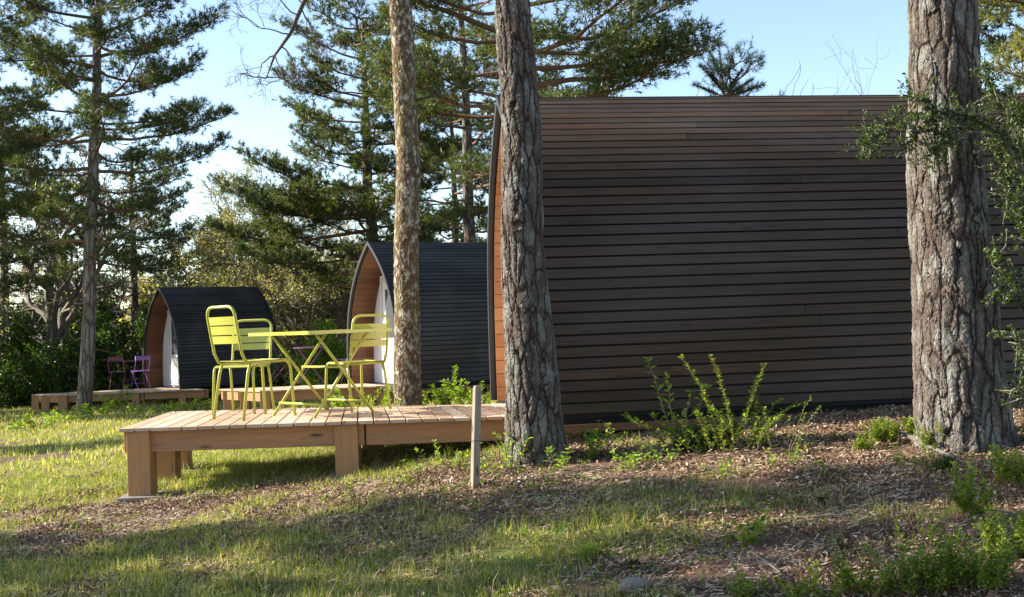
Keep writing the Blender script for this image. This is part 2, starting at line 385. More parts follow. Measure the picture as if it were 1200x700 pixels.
# ---------------------------------------------------------------- scatter helpers
def rot_rand(n, r=rng):
    a = r.normal(size=(n, 3)); a /= np.linalg.norm(a, axis=1)[:, None]; return a
def norm(a): return a / (np.linalg.norm(a, axis=-1)[..., None] + 1e-12)
def leaves(nb, P, size, up=None, upbias=.6, aspect=.5, fold=.15, r=rng, dirs=None):
    """folded rhombus leaf at each P"""
    n = len(P)
    if n == 0: return
    size = np.zeros(n) + size
    d = norm(rot_rand(n, r) + (np.array([0, 0, .15]) if dirs is None else dirs * 1.2))
    nn = norm(rot_rand(n, r) * (1 - upbias) + np.array([0, 0, 1]) * upbias)
    s_ = norm(np.cross(d, nn)); nn = np.cross(s_, d)
    L = size[:, None]
    b = P; t = P + d * L; mid = P + d * L * .5
    l = mid + s_ * L * aspect * .5 + nn * L * fold; q = mid - s_ * L * aspect * .5 + nn * L * fold
    v = np.stack([b, q, t, l], 1).reshape(-1, 3); k = np.arange(n)[:, None] * 4
    nb.add(v, f3=np.concatenate([k + [0, 1, 2], k + [0, 2, 3]]))
def needles(nb, P, D, n=14, L=.12, w=.012, spread=1.05, along=.10, r=rng):
    m_ = len(P); P = np.repeat(P, n, 0); D = np.repeat(D, n, 0); N_ = m_ * n
    base = P + D * (r.random(N_)[:, None] * along)
    d = norm(D * .75 + rot_rand(N_, r) * spread)
    s_ = norm(np.cross(d, rot_rand(N_, r)))
    ll = L * (.7 + .6 * r.random(N_))[:, None]
    v = np.stack([base - s_ * w * .5, base + s_ * w * .5, base + d * ll], 1).reshape(-1, 3)
    nb.add(v, f3=np.arange(N_ * 3).reshape(-1, 3))
def blades(nb, X, Y, Z, H, wd, lean=.45, r=rng):
    n = len(X); a = r.random(n) * 2 * math.pi; b = a + r.normal(size=n) * .6 + math.pi / 2
    P = np.stack([X, Y, Z - .006], 1); s_ = np.stack([np.cos(a), np.sin(a), 0 * a], 1) * wd[:, None] * .5
    ld = np.stack([np.cos(b), np.sin(b), 0 * b], 1) * (H * lean * r.random(n))[:, None]
    up = np.array([0, 0, 1.0]) * H[:, None]
    m_ = P + up * .55 + ld * .3; t = P + up * .95 + ld * 1.1
    v = np.stack([P - s_, P + s_, m_ + s_ * .7, m_ - s_ * .7, t], 1).reshape(-1, 3); k = np.arange(n)[:, None] * 5
    nb.add(v, f3=k + [3, 2, 4], f4=k + [0, 1, 2, 3])
def wedge(n, d0, d1, half=.58, r=rng):
    u = r.random(n); D = np.sqrt(d0 * d0 + u * (d1 * d1 - d0 * d0)); X = (r.random(n) * 2 - 1) * half * D
    return X, D
DECKS = []   # (polygon bounding tests) filled below
def clear(X, Y):
    """False where a solid thing stands on the ground"""
    ok = np.ones(len(X), bool)
    for (cx, cy, rr) in [(.17, 7.5, .2), (2.66, 6.5, .27), (-1.06, 11.3, .14), (-9.6, 24.7, .17)]:
        ok &= np.hypot(X - cx, Y - cy) > rr
    for (cx, cy) in POSTS: ok &= (abs(X - cx) > .1) | (abs(Y - cy) > .1)
    return ok
POSTS = [(-2.97, 8.81), (-1.33, 8.77), (-3.08, 9.75), (-3.12, 10.38), (-1.3, 10.2)]

# grass : three densities, one stuff object each kind
def grass_obj(name, mat, label, n, d0, d1, h0, h1, w0, thr, half=.6, seedn=1, lean=.6, pw=1.0):
    r = np.random.default_rng(seedn); X, Y = wedge(n, d0, d1, half, r)
    g_ = grassmask(X, Y); cl = vnoise(X * 9, Y * 9, seed=seedn + 50) * .5 + vnoise(X * 25, Y * 25, seed=seedn + 60) * .5
    keep = (r.random(n) < sstep(thr, thr + .5, g_) ** pw) & (cl > .42) & clear(X, Y)
    X, Y = X[keep], Y[keep]; cl = cl[keep]
    H = (h0 + (h1 - h0) * r.random(len(X)) ** 2.2) * (.5 + 1.1 * cl)
    nb = NB(); blades(nb, X, Y, gh(X, Y), H, w0 * (.6 + .8 * r.random(len(X))), lean, r)
    return tag(nb.build(name, mat), label, 'grass', kind='stuff')
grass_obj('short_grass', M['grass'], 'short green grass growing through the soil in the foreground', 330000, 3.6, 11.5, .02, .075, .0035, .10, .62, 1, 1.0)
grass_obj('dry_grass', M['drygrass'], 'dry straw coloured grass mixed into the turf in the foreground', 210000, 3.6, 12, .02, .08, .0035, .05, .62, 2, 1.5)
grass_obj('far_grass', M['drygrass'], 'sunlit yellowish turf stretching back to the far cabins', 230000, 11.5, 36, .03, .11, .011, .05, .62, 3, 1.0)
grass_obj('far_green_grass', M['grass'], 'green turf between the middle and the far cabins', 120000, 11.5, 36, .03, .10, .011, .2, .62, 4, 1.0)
# tall tufts
r = np.random.default_rng(12); nb = NB()
tx, ty = wedge(900, 3.7, 9.5, .6, r); kp = (grassmask(tx, ty) > .5) & clear(tx, ty); tx, ty = tx[kp], ty[kp]
lx = np.array([-2.5 + .35 * r.normal() for _ in range(70)]); ly = np.array([9.5 + .45 * r.normal() for _ in range(70)])
tx = np.concatenate([tx, lx]); ty = np.concatenate([ty, ly])
for x_, y_ in zip(tx, ty):
    k_ = r.integers(14, 38); s_ = .035 + .05 * r.random()
    X = x_ + r.normal(size=k_) * s_; Y = y_ + r.normal(size=k_) * s_
    H = (.06 + .11 * r.random() * r.random()) * (.5 + r.random(k_) * .8)
    blades(nb, X, Y, gh(X, Y), H, .004 * (.7 + .6 * r.random(k_)), .9, r)
tag(nb.build('grass_tufts', M['grass']), 'taller tufts of bright green grass blades standing out of the turf', 'grass', kind='stuff')

# litter
def scatter_litter(n, seed, s0, s1, name, mat, label, straw=False, d0=3.8, d1=11):
    r = np.random.default_rng(seed); X, Y = wedge(n, d0, d1, .62, r)
    g_ = grassmask(X, Y); cl = vnoise(X * 4, Y * 4, seed=seed)
    keep = (r.random(n) < np.clip(1.25 - g_ * 1.3, .10, 1) * (.10 + 1.3 * sstep(.25, .7, cl))) & clear(X, Y)
    X, Y = X[keep], Y[keep]; Z = gh(X, Y) + r.random(len(X)) ** 2 * .018 + .003
    nb = NB(); P = np.stack([X, Y, Z], 1); size = s0 + (s1 - s0) * r.random(len(X)) ** 1.6
    if straw:
        a = r.random(len(X)) * 2 * math.pi; d = np.stack([np.cos(a), np.sin(a), r.normal(size=len(a)) * .16], 1) * size[:, None]
        wv = np.stack([-np.sin(a), np.cos(a), .3 + 0 * a], 1) * (.0012 + .0022 * r.random(len(a)))[:, None]
        v = np.stack([P - wv, P + wv, P + d + wv + [0, 0, .004], P + d - wv + [0, 0, .004]], 1).reshape(-1, 3)
        nb.add(v, f4=np.arange(len(v)).reshape(-1, 4))
    else: leaves(nb, P, size, upbias=.62, aspect=.65, fold=.22, r=r)
    return tag(nb.build(name, mat), label, 'litter', kind='stuff')
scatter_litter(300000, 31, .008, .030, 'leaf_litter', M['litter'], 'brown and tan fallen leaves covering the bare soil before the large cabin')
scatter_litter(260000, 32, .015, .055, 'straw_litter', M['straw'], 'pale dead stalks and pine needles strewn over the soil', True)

scatter_litter(150000, 33, .005, .014, 'soil_crumbs', M['crumb'], 'dark crumbs of soil and bark between the fallen leaves')
r = np.random.default_rng(34); X, Y = wedge(5200, 3.8, 12, .6, r); kp = (vnoise(X * 1.7, Y * 1.7, seed=90) > .42) & clear(X, Y); X, Y = X[kp], Y[kp]
k_ = 7; XX = np.repeat(X, k_) + r.normal(size=len(X) * k_) * .028; YY = np.repeat(Y, k_) + r.normal(size=len(X) * k_) * .028
nb = NB(); leaves(nb, np.stack([XX, YY, gh(XX, YY) + .004 + .03 * r.random(len(XX))], 1), .012 + .016 * r.random(len(XX)), upbias=.7, aspect=.75, fold=.1, r=r)
tag(nb.build('ground_cover', M['freshcover']), 'small green sprouts and clover scattered through soil and turf', 'ground cover', kind='stuff')
# ---------------------------------------------------------------- pods
PP = 3.3
def make_pod(name, loc, rz, L, W, H, clad, label, recess=.5, pitch=.083, seed=1, group='curved wooden cabins'):
    t = empty(name, loc, rz, label, 'cabin', group)
    r = np.random.default_rng(seed)
    tt = np.linspace(0, 1, 400); py = W * (1 - tt ** PP); pz = H * tt
    ds = np.hypot(np.diff(py), np.diff(pz)); S = np.concatenate([[0], np.cumsum(ds)])
    def prof(s, off=0.0):
        y = np.interp(s, S, py); z = np.interp(s, S, pz)
        e = 1e-3; y2 = np.interp(min(s + e, S[-1]), S, py) - np.interp(max(s - e, 0), S, py); z2 = np.interp(min(s + e, S[-1]), S, pz) - np.interp(max(s - e, 0), S, pz)
        k = math.hypot(y2, z2); return y + off * z2 / k, z - off * y2 / k
    # shell: thick arch (membrane outside, lining inside)
    def arch(nb, x0, x1, off0, off1, n=40, s0=0.0):
        ss = np.linspace(s0, S[-1], n)
        a = [prof(s, off0) for s in ss]; b = [prof(s, off1) for s in ss]
        a[-1] = (0, a[-1][1] + abs(a[-1][0]) * .7 * (1 if off0 > 0 else -1)); b[-1] = (0, b[-1][1] + abs(b[-1][0]) * .7 * (1 if off1 > 0 else -1))
        A = a + [(-y, z) for y, z in a[::-1][1:]]; B = b + [(-y, z) for y, z in b[::-1][1:]]
        m_ = len(A); v = []
        for x in (x0, x1): v += [(x, y, z) for y, z in A] + [(x, y, z) for y, z in B]
        f = []
        for i in range(m_ - 1):
            f += [(i, i + 1, 2 * m_ + i + 1, 2 * m_ + i), (m_ + i, 3 * m_ + i, 3 * m_ + i + 1, m_ + i + 1), (i, m_ + i, m_ + i + 1, i + 1), (2 * m_ + i, 2 * m_ + i + 1, 3 * m_ + i + 1, 3 * m_ + i)]
        f += [(0, 2 * m_, 3 * m_, m_), (m_ - 1, 2 * m_ - 1, 4 * m_ - 1, 3 * m_ - 1)]
        nb.add(v, f4=f)
    nb = NB(); arch(nb, .03, L - .03, .0, -.03); nb.build('membrane', M['membrane'], t)
    nb = NB()   # lining boards inside
    k = int(S[-1] / .12)
    for sgn in (1, -1):
        for i in range(k):
            s0 = i * S[-1] / k; s1 = (i + 1) * S[-1] / k - .006
            (y0, z0), (y1, z1) = prof(s0, -.034), prof(s1, -.034); (y2, z2), (y3, z3) = prof(s0, -.05), prof(s1, -.05)
            v = [(x, sgn * y, z) for x in (.035, recess + .02) for y, z in ((y0, z0), (y1, z1), (y3, z3), (y2, z2))]
            nb.add(v, f4=[(0, 1, 2, 3), (4, 7, 6, 5), (0, 4, 5, 1), (1, 5, 6, 2), (2, 6, 7, 3), (3, 7, 4, 0)])
    nb.build('porch_lining', M['lining1'] if L > 6 else M['lining'], t)
    nb = NB()   # cladding boards
    nbd = int((S[-1] - .04) / pitch)
    for sgn in (1, -1):
        for i in range(nbd + 1):
            s0 = .035 + i * pitch; s1 = s0 + pitch - .0155
            if s1 > S[-1] - .01: s1 = S[-1] - .01
            if s1 - s0 < .02: continue
            cuts = [0.02]
            x = r.uniform(1.2, 5.6)
            while x < L - .8: cuts.append(x); x += r.uniform(3.6, 5)
            cuts.append(L - .02)
            for a, b in zip(cuts[:-1], cuts[1:]):
                o = .026 + r.uniform(-.0015, .0015)
                (y0, z0), (y1, z1) = prof(s0, .008), prof(s1, .008); (y2, z2), (y3, z3) = prof(s0, o), prof(s1, o + r.uniform(-.0006, .0006))
                v = [(x_, sgn * y, z) for x_ in (a + .002, b - .002) for y, z in ((y0, z0), (y1, z1), (y3, z3), (y2, z2))]
                nb.add(v, f4=[(0, 1, 2, 3), (4, 7, 6, 5), (0, 4, 5, 1), (1, 5, 6, 2), (2, 6, 7, 3), (3, 7, 4, 0)])
    nb.build('cladding', clad, t)
    nb = NB(); nb.box((L / 2, 0, H + .016), (L - .04, .045, .012)); nb.build('ridge_board', clad, t)
    nb = NB(); arch(nb, -.02, .028, .036, -.022); nb.build('front_trim', M['trim'], t)
    nb = NB(); arch(nb, L - .028, L + .02, .045, -.055); nb.build('rear_trim', M['trim'], t)
    def wall(x, nme, mat):
        nb = NB(); ss = np.linspace(0, S[-1], 30); a = [prof(s, -.052) for s in ss]; a[-1] = (0, a[-1][1])
        v = []
        for x_ in (x, x + .05):
            v += [(x_, y, z) for y, z in a] + [(x_, -y, z) for y, z in a]
        n_ = 30; f = []
        for i in range(n_ - 1):
            f += [(i, n_ + i, n_ + i + 1, i + 1), (2 * n_ + i, 2 * n_ + i + 1, 3 * n_ + i + 1, 3 * n_ + i)]
        nb.add(v, f4=f); return nb.build(nme, mat, t)
    wf = wall(recess, 'front_wall', M['white']); wall(L - .1, 'rear_wall', clad)
    d = NB().box((recess - .012, .12, .97), (.03, .80, 1.86)).build('door', M['white'], wf, bevel=.004)
    NB().box((recess - .034, .12, 1.30), (.012, .5, .9)).build('glass_pane', M['glass'], d)
    hb = NB(); hb.tube([(recess - .03, -.21, .98), (recess - .075, -.21, .98), (recess - .075, -.10, .98)], .009, 6); hb.build('handle', M['metal'], d)
    nb = NB()
    for y in (-.44, .44): nb.box((recess - .022, .12 + y - (.0), .99), (.045, .05, 1.95))
    nb.box((recess - .022, .12, 1.985), (.045, .93, .05)); nb.build('door_frame', M['white'], wf)
    nb = NB().box((L / 2, 0, -.045), (L - .06, 2 * W - .12, .085)); nb.build('floor', M['membrane'], t)  # slab coloured black to paint the shaded gap under the boards
    for y in (-1, 1):
        NB().box((L / 2, y * (W - .03), -.078), (L - .02, .05, .055)).build('floor_beam', M['lining'], t)  # darker lining wood paints in the shade on the edge beams
    for x in np.linspace(.35, L - .35, 4):
        for y in (-.7, .7): NB().box((x, y * W, -.25), (.14, .14, .34)).build('pier', M['post'], t)
    return t
DZ = .58
c8, s8 = math.cos(R(8)), math.sin(R(8))
make_pod('wooden_cabin', (-.05, 9.26, DZ), R(8), 6.4, 1.15, 2.58, M['clad1'], 'large brown slatted cabin filling the right half, behind the two thick trunks', seed=3)
make_pod('wooden_cabin', (-2.58, 20.15, .25), R(30), 4.2, 1.15, 2.58, M['clad2'], 'black slatted pod cabin in the middle distance behind the lichened trunk', seed=4)
make_pod('wooden_cabin', (-9.1, 28.6, -.07), R(40), 2.75, 1.15, 2.58, M['clad2'], 'small black slatted pod cabin farthest away on the left', seed=5)

# ---------------------------------------------------------------- decks
def lerp(a, b, t): return (a[0] + (b[0] - a[0]) * t, a[1] + (b[1] - a[1]) * t)
def make_deck(A, B, Dd, C, z, label, posts, bw=.118, beam_h=.165, pw=.18, seed=1):
    """A near-left, B near-right, Dd far-right, C far-left"""
    r = np.random.default_rng(seed)
    t = empty('wooden_deck', (A[0], A[1], z - .5), 0, label, 'deck', 'wooden decks before the cabins')
    nb = NB(); L = math.dist(A, B); n = int(L / (bw + .007))
    for i in range(n):
        a, b = i / n, (i + 1) / n - .011 / L
        e0, e1 = r.uniform(-.006, .006) , r.uniform(-.008, .008)
        p0, p1 = lerp(A, B, a), lerp(A, B, b); q0, q1 = lerp(C, Dd, a), lerp(C, Dd, b)
        p0 = lerp(p0, q0, -.012 + e0); p1 = lerp(p1, q1, -.012 + e0); q0 = lerp(p0, q0, 1.01 + e1); q1 = lerp(p1, q1, 1.01 + e1)
        dz = r.uniform(-.0015, .0015)
        nb.prism([p0, p1, q1, q0], z - .028 + dz, z + dz)
    nb.build('deck_boards', M['deck'], t, world=True, bevel=.003)
    def beam(P, Q, inset, zz=z - .031, h=beam_h):
        d = np.array([Q[0] - P[0], Q[1] - P[1]]); d /= np.linalg.norm(d); nrm = np.array([-d[1], d[0]])
        P, Q = np.array(P) + nrm * inset, np.array(Q) + nrm * inset
        nb = NB(); nb.prism([P, Q, Q + nrm * .048, P + nrm * .048], zz - h, zz); nb.build('beam', M['beam'], t, world=True, bevel=.004)
    beam(lerp(A, B, .045), lerp(A, B, .565), .055); beam(lerp(A, B, .57), lerp(A, B, 1.0), .052)
    beam(Dd, lerp(C, Dd, .03), .03)
    beam(lerp(C, A, .03), lerp(C, A, .985), .025)
    beam(lerp(A, Dd, .5) if 0 else lerp(A, C, .52), lerp(B, Dd, .52), 0)
    beam(lerp(B, Dd, .03), lerp(B, Dd, .97), .03)
    for (x, y, *w_) in posts:
        w_ = w_[0] if w_ else pw; g_ = gz(x, y)
        NB().prism([(x - w_/2, y - w_/2), (x + w_/2, y - w_/2), (x + w_/2, y + w_/2), (x - w_/2, y + w_/2)], g_ - .03, z - .032).build('post', M['post'], t, world=True, bevel=.005)
        if y < 12:
            nb = NB(); nb.box((x + .03, y, g_ + .0), (.38, .34, .05), rz=.06); nb.build('footing', M['concrete'], t, world=True, bevel=.01)
    return t
make_deck((-3.11, 8.71), (.28, 8.57), (.02, 9.86), (-3.24, 10.42), DZ, 'near larch deck on thick posts carrying the lime green chairs', [(-2.97, 8.80), (-1.33, 8.75), (-3.05, 9.72, .17), (-3.12, 10.33, .16), (-1.3, 10.05)], seed=1)
def xy(px, py, z):
    d = 5.0
    for _ in range(30):
        p = at(px, py, 1.0); k = (z - CAMZ) / (p[2] - CAMZ)
        return (p[0] * k, k)
# middle deck
make_deck(*[(-4.55, 19.75), (-2.25, 19.9), (-2.85, 21.0), (-5.55, 20.8)], .25, 'middle deck before the black cabin behind the lichened trunk', [(-4.45, 19.84), (-3.3, 19.93), (-5.35, 20.72, .16), (-4.92, 20.25, .16), (-2.4, 20.0)], seed=2)
make_deck(*[(-11.15, 27.1), (-7.55, 27.3), (-9.2, 29.0), (-12.15, 27.9)], -.07, 'far low deck before the small black cabin on the left', [(-11.05, 27.2, .22), (-9.3, 27.3), (-8.2, 27.4), (-12.0, 27.85, .18), (-11.6, 27.5, .2)], seed=3)

r = np.random.default_rng(55); n_ = 420; u, v_ = r.random(n_), r.random(n_) ** .7
dx_ = (-3.08 + 3.2 * u) - .12 * v_; dy_ = 8.72 - .12 * u + v_ * (1.65 - .35 * u)
nb = NB(); leaves(nb, np.stack([dx_, dy_, DZ + .004 + 0 * u], 1), .008 + .028 * r.random(n_) ** 3, upbias=.9, aspect=.35, fold=.05, r=r)
tag(nb.build('fallen_leaves', M['litter']), 'scattered brown leaf bits and needles on the near deck boards', 'litter', kind='stuff')
# ---------------------------------------------------------------- lime chairs and table
def bez(p0, p1, p2, n=6):
    p0, p1, p2 = map(np.array, (p0, p1, p2)); return [tuple((1-t)**2*p0 + 2*t*(1-t)*p1 + t*t*p2) for t in np.linspace(0, 1, n)]
TR = .0125
def make_chair():
    t = empty('garden_chair', (0, 0, 0), 0, 'x', 'chair', 'lime green chairs on the near deck')
    m_ = M['lime']
    hy = .195
    left = [(-.20, hy, .45), (-.235, hy, .52), (-.285, hy, .80)]
    top = bez((-.285, hy, .80), (-.297, hy, .885), (-.297, hy - .085, .888))
    side = left[:2] + top
    pts = side + [(x, -y, z) for x, y, z in side[::-1]]
    NB().tube(pts, TR, 10).build('back_frame', m_, t, smooth=True)
    for (z0, z1) in ((.745, .81), (.668, .736), (.598, .659)):
        nb = NB(); v = []
        N_ = 8
        for k in range(N_ + 1):
            y = -hy + 2 * hy * k / N_; bow = -.016 * (1 - (y / hy) ** 2)
            for z in (z0, z1):
                x = -.235 - .05 * (z - .52) / .28 + bow
                for dx in (-.0015, .0015): v.append((x + dx, y, z))
        f = []
        for k in range(N_):
            a = k * 4; b = a + 4
            f += [(a, b, b + 2, a + 2), (a + 1, a + 3, b + 3, b + 1), (a + 2, b + 2, b + 3, a + 3), (a, a + 1, b + 1, b)]
        nb.add(v, f4=f); nb.build('back_slat', m_, t, smooth=False)
    nb = NB()
    for s in (1, -1): nb.tube([(-.20, s * hy, .45), (-.1, s * hy, .447), (.13, s * hy, .452)], TR, 10)
    nb.tube([(-.17, -hy, .44), (-.17, hy, .44)], TR * .8, 8); nb.tube([(.13, -hy, .445), (.13, hy, .445)], TR * .8, 8)
    nb.build('seat_frame', m_, t, smooth=True)
    nb = NB()
    for k in range(6):
        x = -.175 + k * .064; nb.box((x + .0, 0, .4585 - .006 * math.sin(k / 5 * math.pi)), (.056, 2 * hy, .003))
    nb.box((.205, 0, .452), (.05, 2 * hy - .03, .003), rot=Matrix.Rotation(R(18), 3, 'Y'))
    nb.build('seat', m_, t)
    for s in (1, -1):
        NB().tube(bez((.13, s * hy, .452), (.205, s * hy, .455), (.212, s * hy, .38)) + [(.235, s * (hy + .012), .0)], TR, 10).build('leg', m_, t, smooth=True)
        NB().tube([(-.165, s * hy, .44), (-.19, s * (hy + .004), .36), (-.25, s * (hy + .015), .0)], TR, 10).build('leg', m_, t, smooth=True)
    return t
ch = make_chair()
ch.location = (-2.19, 9.34, DZ); ch.rotation_euler = (0, 0, R(47)); ch['label'] = 'lime green metal chair at the left end of the green table, nearest the camera'
ch.scale = (1.05, 1.05, 1.05)
copy_tree(ch, (-2.44, 9.96, DZ), R(-99), (.93, .93, .93), label='lime green metal chair half hidden behind the left chair and table edge')
copy_tree(ch, (-1.40, 9.80, DZ), R(130), (.93, .93, .93), label='lime green metal chair with sun-bleached back right of the table, beside the lichened trunk')
def make_table():
    t = empty('folding_table', (-1.64, 9.43, DZ), R(46), 'square lime green folding metal table standing between the green chairs', 'table')
    m_ = M['lime']; h = .42; z = .71
    nb = NB()
    for s in (1, -1):
        nb.box((0, s * h, z - .014), (2 * h + .02, .02, .028)); nb.box((s * h, 0, z - .014), (.02, 2 * h - .022, .028))
    for k in range(9):
        y = -h + .05 + k * (2 * h - .10) / 8; nb.box((0, y, z - .004), (2 * h - .024, .072, .004))
    for x in (-.29, .29): nb.box((x, 0, z - .02), (.03, 2 * h - .024, .024))
    nb.build('tabletop', m_, t)
    for s in (1, -1):
        NB().tube([(-.27, s * .315, z - .03), (.30, s * .315, 0)], TR, 8).build('leg', m_, t, smooth=True)
        NB().tube([(.27, s * .29, z - .03), (-.30, s * .29, 0)], TR, 8).build('leg', m_, t, smooth=True)
    for (x, zz) in ((.215, .105), (-.215, .105), (.03, .40)):
        NB().tube([(x, -.315, zz), (x, .315, zz)], TR * .8, 8).build('crossbar', m_, t, smooth=True)
    return t
make_table()
# folding bistro chairs (purple)
def make_bistro(mat, label, loc, rz, seatmat=None):
    t = empty('folding_chair', loc, rz, label, 'chair', 'purple folding chairs on the far decks')
    for s in (1, -1):
        y = s * .19
        NB().tube([(.22, y, 0), (-.05, y, .45), (-.17, y, .68), (-.18, y, .84)], .011, 6).build('leg', mat, t, smooth=True)
        NB().tube([(-.23, s * .165, 0), (.17, s * .165, .44)], .011, 6).build('leg', mat, t, smooth=True)
    nb = NB()
    for k in range(5): nb.box((-.16 + k * .085, 0, .455), (.07, .38, .014))
    nb.build('seat', seatmat or mat, t)
    nb = NB(); nb.box((-.185, 0, .79), (.012, .40, .11)); nb.build('backrest', mat, t, bevel=.003)
    NB().tube([(.17, -.19, .12), (.17, .19, .12)], .008, 6).build('crossbar', mat, t)
    return t
def make_btable(mat, label, loc, rz):
    t = empty('bistro_table', loc, rz, label, 'table', 'purple bistro tables on the far decks')
    nb = NB(); n = 28; th = np.arange(n) * 2 * math.pi / n
    nb.tube([(0, 0, .69), (0, 0, .715)], .33, 28); nb.build('tabletop', mat, t)
    for s in (1, -1):
        NB().tube([(-.24, s * .2, .69), (.26, s * .2, 0)], .011, 6).build('leg', mat, t)
        NB().tube([(.24, s * .18, .69), (-.26, s * .18, 0)], .011, 6).build('leg', mat, t)
    return t
p = xy(134, 457, -.07); make_bistro(M['plum'], 'dark plum folding chair on the far deck, left of the violet one', (p[0], p[1] + .25, -.07), R(100))
p = xy(160, 456, -.07); make_bistro(M['violet'], 'bright violet folding chair on the far deck beside the cabin opening', (p[0], p[1] + .35, -.07), R(130))
p = xy(142, 456, -.07); make_btable(M['plum'], 'plum bistro table behind the plum chair on the far deck', (p[0], p[1] + .95, -.07), R(20))
p = xy(362, 450, .25); make_btable(M['mauve'], 'mauve bistro table on the middle deck, seen beneath the green table', (p[0], p[1] + .25, .25), R(10))
p = xy(404, 450, .25); make_bistro(M['mauve'], 'mauve folding chair on the middle deck beside the cabin opening', (p[0], p[1] + .45, .25), R(170))
p = xy(322, 450, .25); make_bistro(M['plum'], 'plum folding chair on the middle deck, seen behind the green chairs', (p[0] , p[1] + .45, .25), R(-10))

# ---------------------------------------------------------------- trunks
def trunk_mesh(pts, rads, nseg=160, dz=.012, flare=.0, seed=0, knots=(), lump=.05):
    pts = np.array(pts, float); z = np.arange(pts[0][2], pts[-1][2], dz); z = np.append(z, pts[-1][2])
    X = np.interp(z, pts[:, 2], pts[:, 0]); Y = np.interp(z, pts[:, 2], pts[:, 1]); Rr = np.interp(z, pts[:, 2], rads)
    X = X + .02 * np.sin(z * 1.7 + seed) + .008 * np.sin(z * 4.3 + seed); th = np.arange(nseg) * 2 * math.pi / nseg
    ZZ, TT = np.meshgrid(z, th, indexing='ij')
    rr = Rr[:, None] * (1 + lump * (vnoise(np.cos(TT) * 1.5 + 5, np.sin(TT) * 1.5 + 5, ZZ * 1.2, seed) - .5) * 2)
    h = z - z[0]
    rr = rr + flare * np.exp(-h / .16)[:, None] * (.7 + .6 * np.cos(TT * 4 + seed) * .5 + .3)
    for (kz, ka, kr, kh) in knots:
        da = np.arctan2(np.sin(TT - ka), np.cos(TT - ka)) * Rr.mean(); q = np.hypot(da, (ZZ - kz))
        rr = rr + kh * np.exp(-(q / kr) ** 2) - kh * 1.5 * np.exp(-(q / (kr * .45)) ** 2)
    v = np.stack([X[:, None] + rr * np.cos(TT), Y[:, None] + rr * np.sin(TT), ZZ], -1).reshape(-1, 3)
    n = nseg; i = np.arange(len(z) - 1)[:, None]; j = np.arange(n)[None]
    f = np.stack([i * n + j, i * n + (j + 1) % n, (i + 1) * n + (j + 1) % n, (i + 1) * n + j], -1).reshape(-1, 4)
    nb = NB(); nb.add(v, f4=f); return nb

# pine crown generator (local coords)
def pine_parts(nbB, needl, h, first, Rmax, nlimb, seed, base=(0, 0), lean=(0, 0), dens=1.0, topr=.5, droop=.25, limbs_only=None, r0=.035, arc=None):
    r = np.random.default_rng(seed)
    P, D = [], []
    lim = limbs_only or [(first + (h - first) * ((k + r.random()) / nlimb) ** .95, None, None) for k in range(nlimb)]
    for k, (z0, az, ln) in enumerate(lim):
        t = np.clip((z0 - first) / max(h - first, .1), 0, 1)
        if az is None: az = k * 2.399 + r.normal() * .4
        if arc and not (arc[0] < (math.degrees(az) % 360) < arc[1]) and r.random() < .6: continue
        if ln is None: ln = Rmax * (1 - t ** 1.6 * max(0, 1 - topr * .3)) * (.55 + .5 * r.random()) * (.75 + .25 * min(1, t * 5))
        bx, by = base[0] + lean[0] * z0 / h, base[1] + lean[1] * z0 / h
        rise = .25 * t + .08 * r.normal() - droop * .3
        n = 8; s = np.linspace(0, 1, n); da = np.cumsum(r.normal(size=n) * .10)
        x = bx + np.cumsum(np.r_[0, np.cos(az + da[1:]) * ln / (n - 1)]); y = by + np.cumsum(np.r_[0, np.sin(az + da[1:]) * ln / (n - 1)])
        z = z0 + ln * (rise * s + .18 * s ** 2.5 - droop * .35 * s * (1 - s)) + np.cumsum(r.normal(size=n) * .015 * ln)
        limb = np.stack([x, y, z], 1)
        rr = (r0 * ln / Rmax + .012) * (1 - .8 * s)
        nbB.tube(limb, rr, 6, caps=False)
        ns = max(5, int(ln * 6.5 * dens))
        for q in range(ns):
            u = .34 + .66 * ((q + r.random()) / ns) ** .9
            b = np.array([np.interp(u, s, limb[:, c]) for c in range(3)])
            ld = norm(limb[min(n - 1, int(u * (n - 1)) + 1)] - limb[max(0, int(u * (n - 1)) - 1)])
            sd = (1 if q % 2 else -1) * r.uniform(.5, 1.1)
            ca, sa = math.cos(sd), math.sin(sd)
            d = np.array([ld[0] * ca - ld[1] * sa, ld[0] * sa + ld[1] * ca, ld[2] + r.normal() * .22 + .05]); d = norm(d)
            sl_ = (.22 + .36 * ln * (1 - u) * .75 + .16 * ln * .3) * r.uniform(.6, 1.15)
            m_ = 4; ss = np.linspace(0, 1, m_); sub = b + d * (ss * sl_)[:, None] + np.cumsum(r.normal(size=(m_, 3)) * .03 * sl_, 0) + np.array([0, 0, 1]) * (.15 * sl_ * ss ** 2)[:, None]
            nbB.tube(sub, np.linspace(.009, .004, m_), 3, caps=False)
            kk = max(4, int(sl_ / .06 * dens))
            kk = int(kk * 1.25); uu = .35 + .65 * r.random(kk) ** .6; uu[-1] = 1
            pp = np.stack([np.interp(uu, ss, sub[:, c]) for c in range(3)], 1)
            ofs = norm(r.normal(size=(kk, 3))) * (r.random(kk) ** .6)[:, None] * np.array([1, 1, .55]) * (.07 + .24 * sl_)
            P.append(pp + ofs); D.append(norm(d * .6 + ofs * 6 + [0, 0, .45] + r.normal(size=(kk, 3)) * .25))
    return (np.concatenate(P), np.concatenate(D)) if P else (np.zeros((0, 3)), np.zeros((0, 3)))

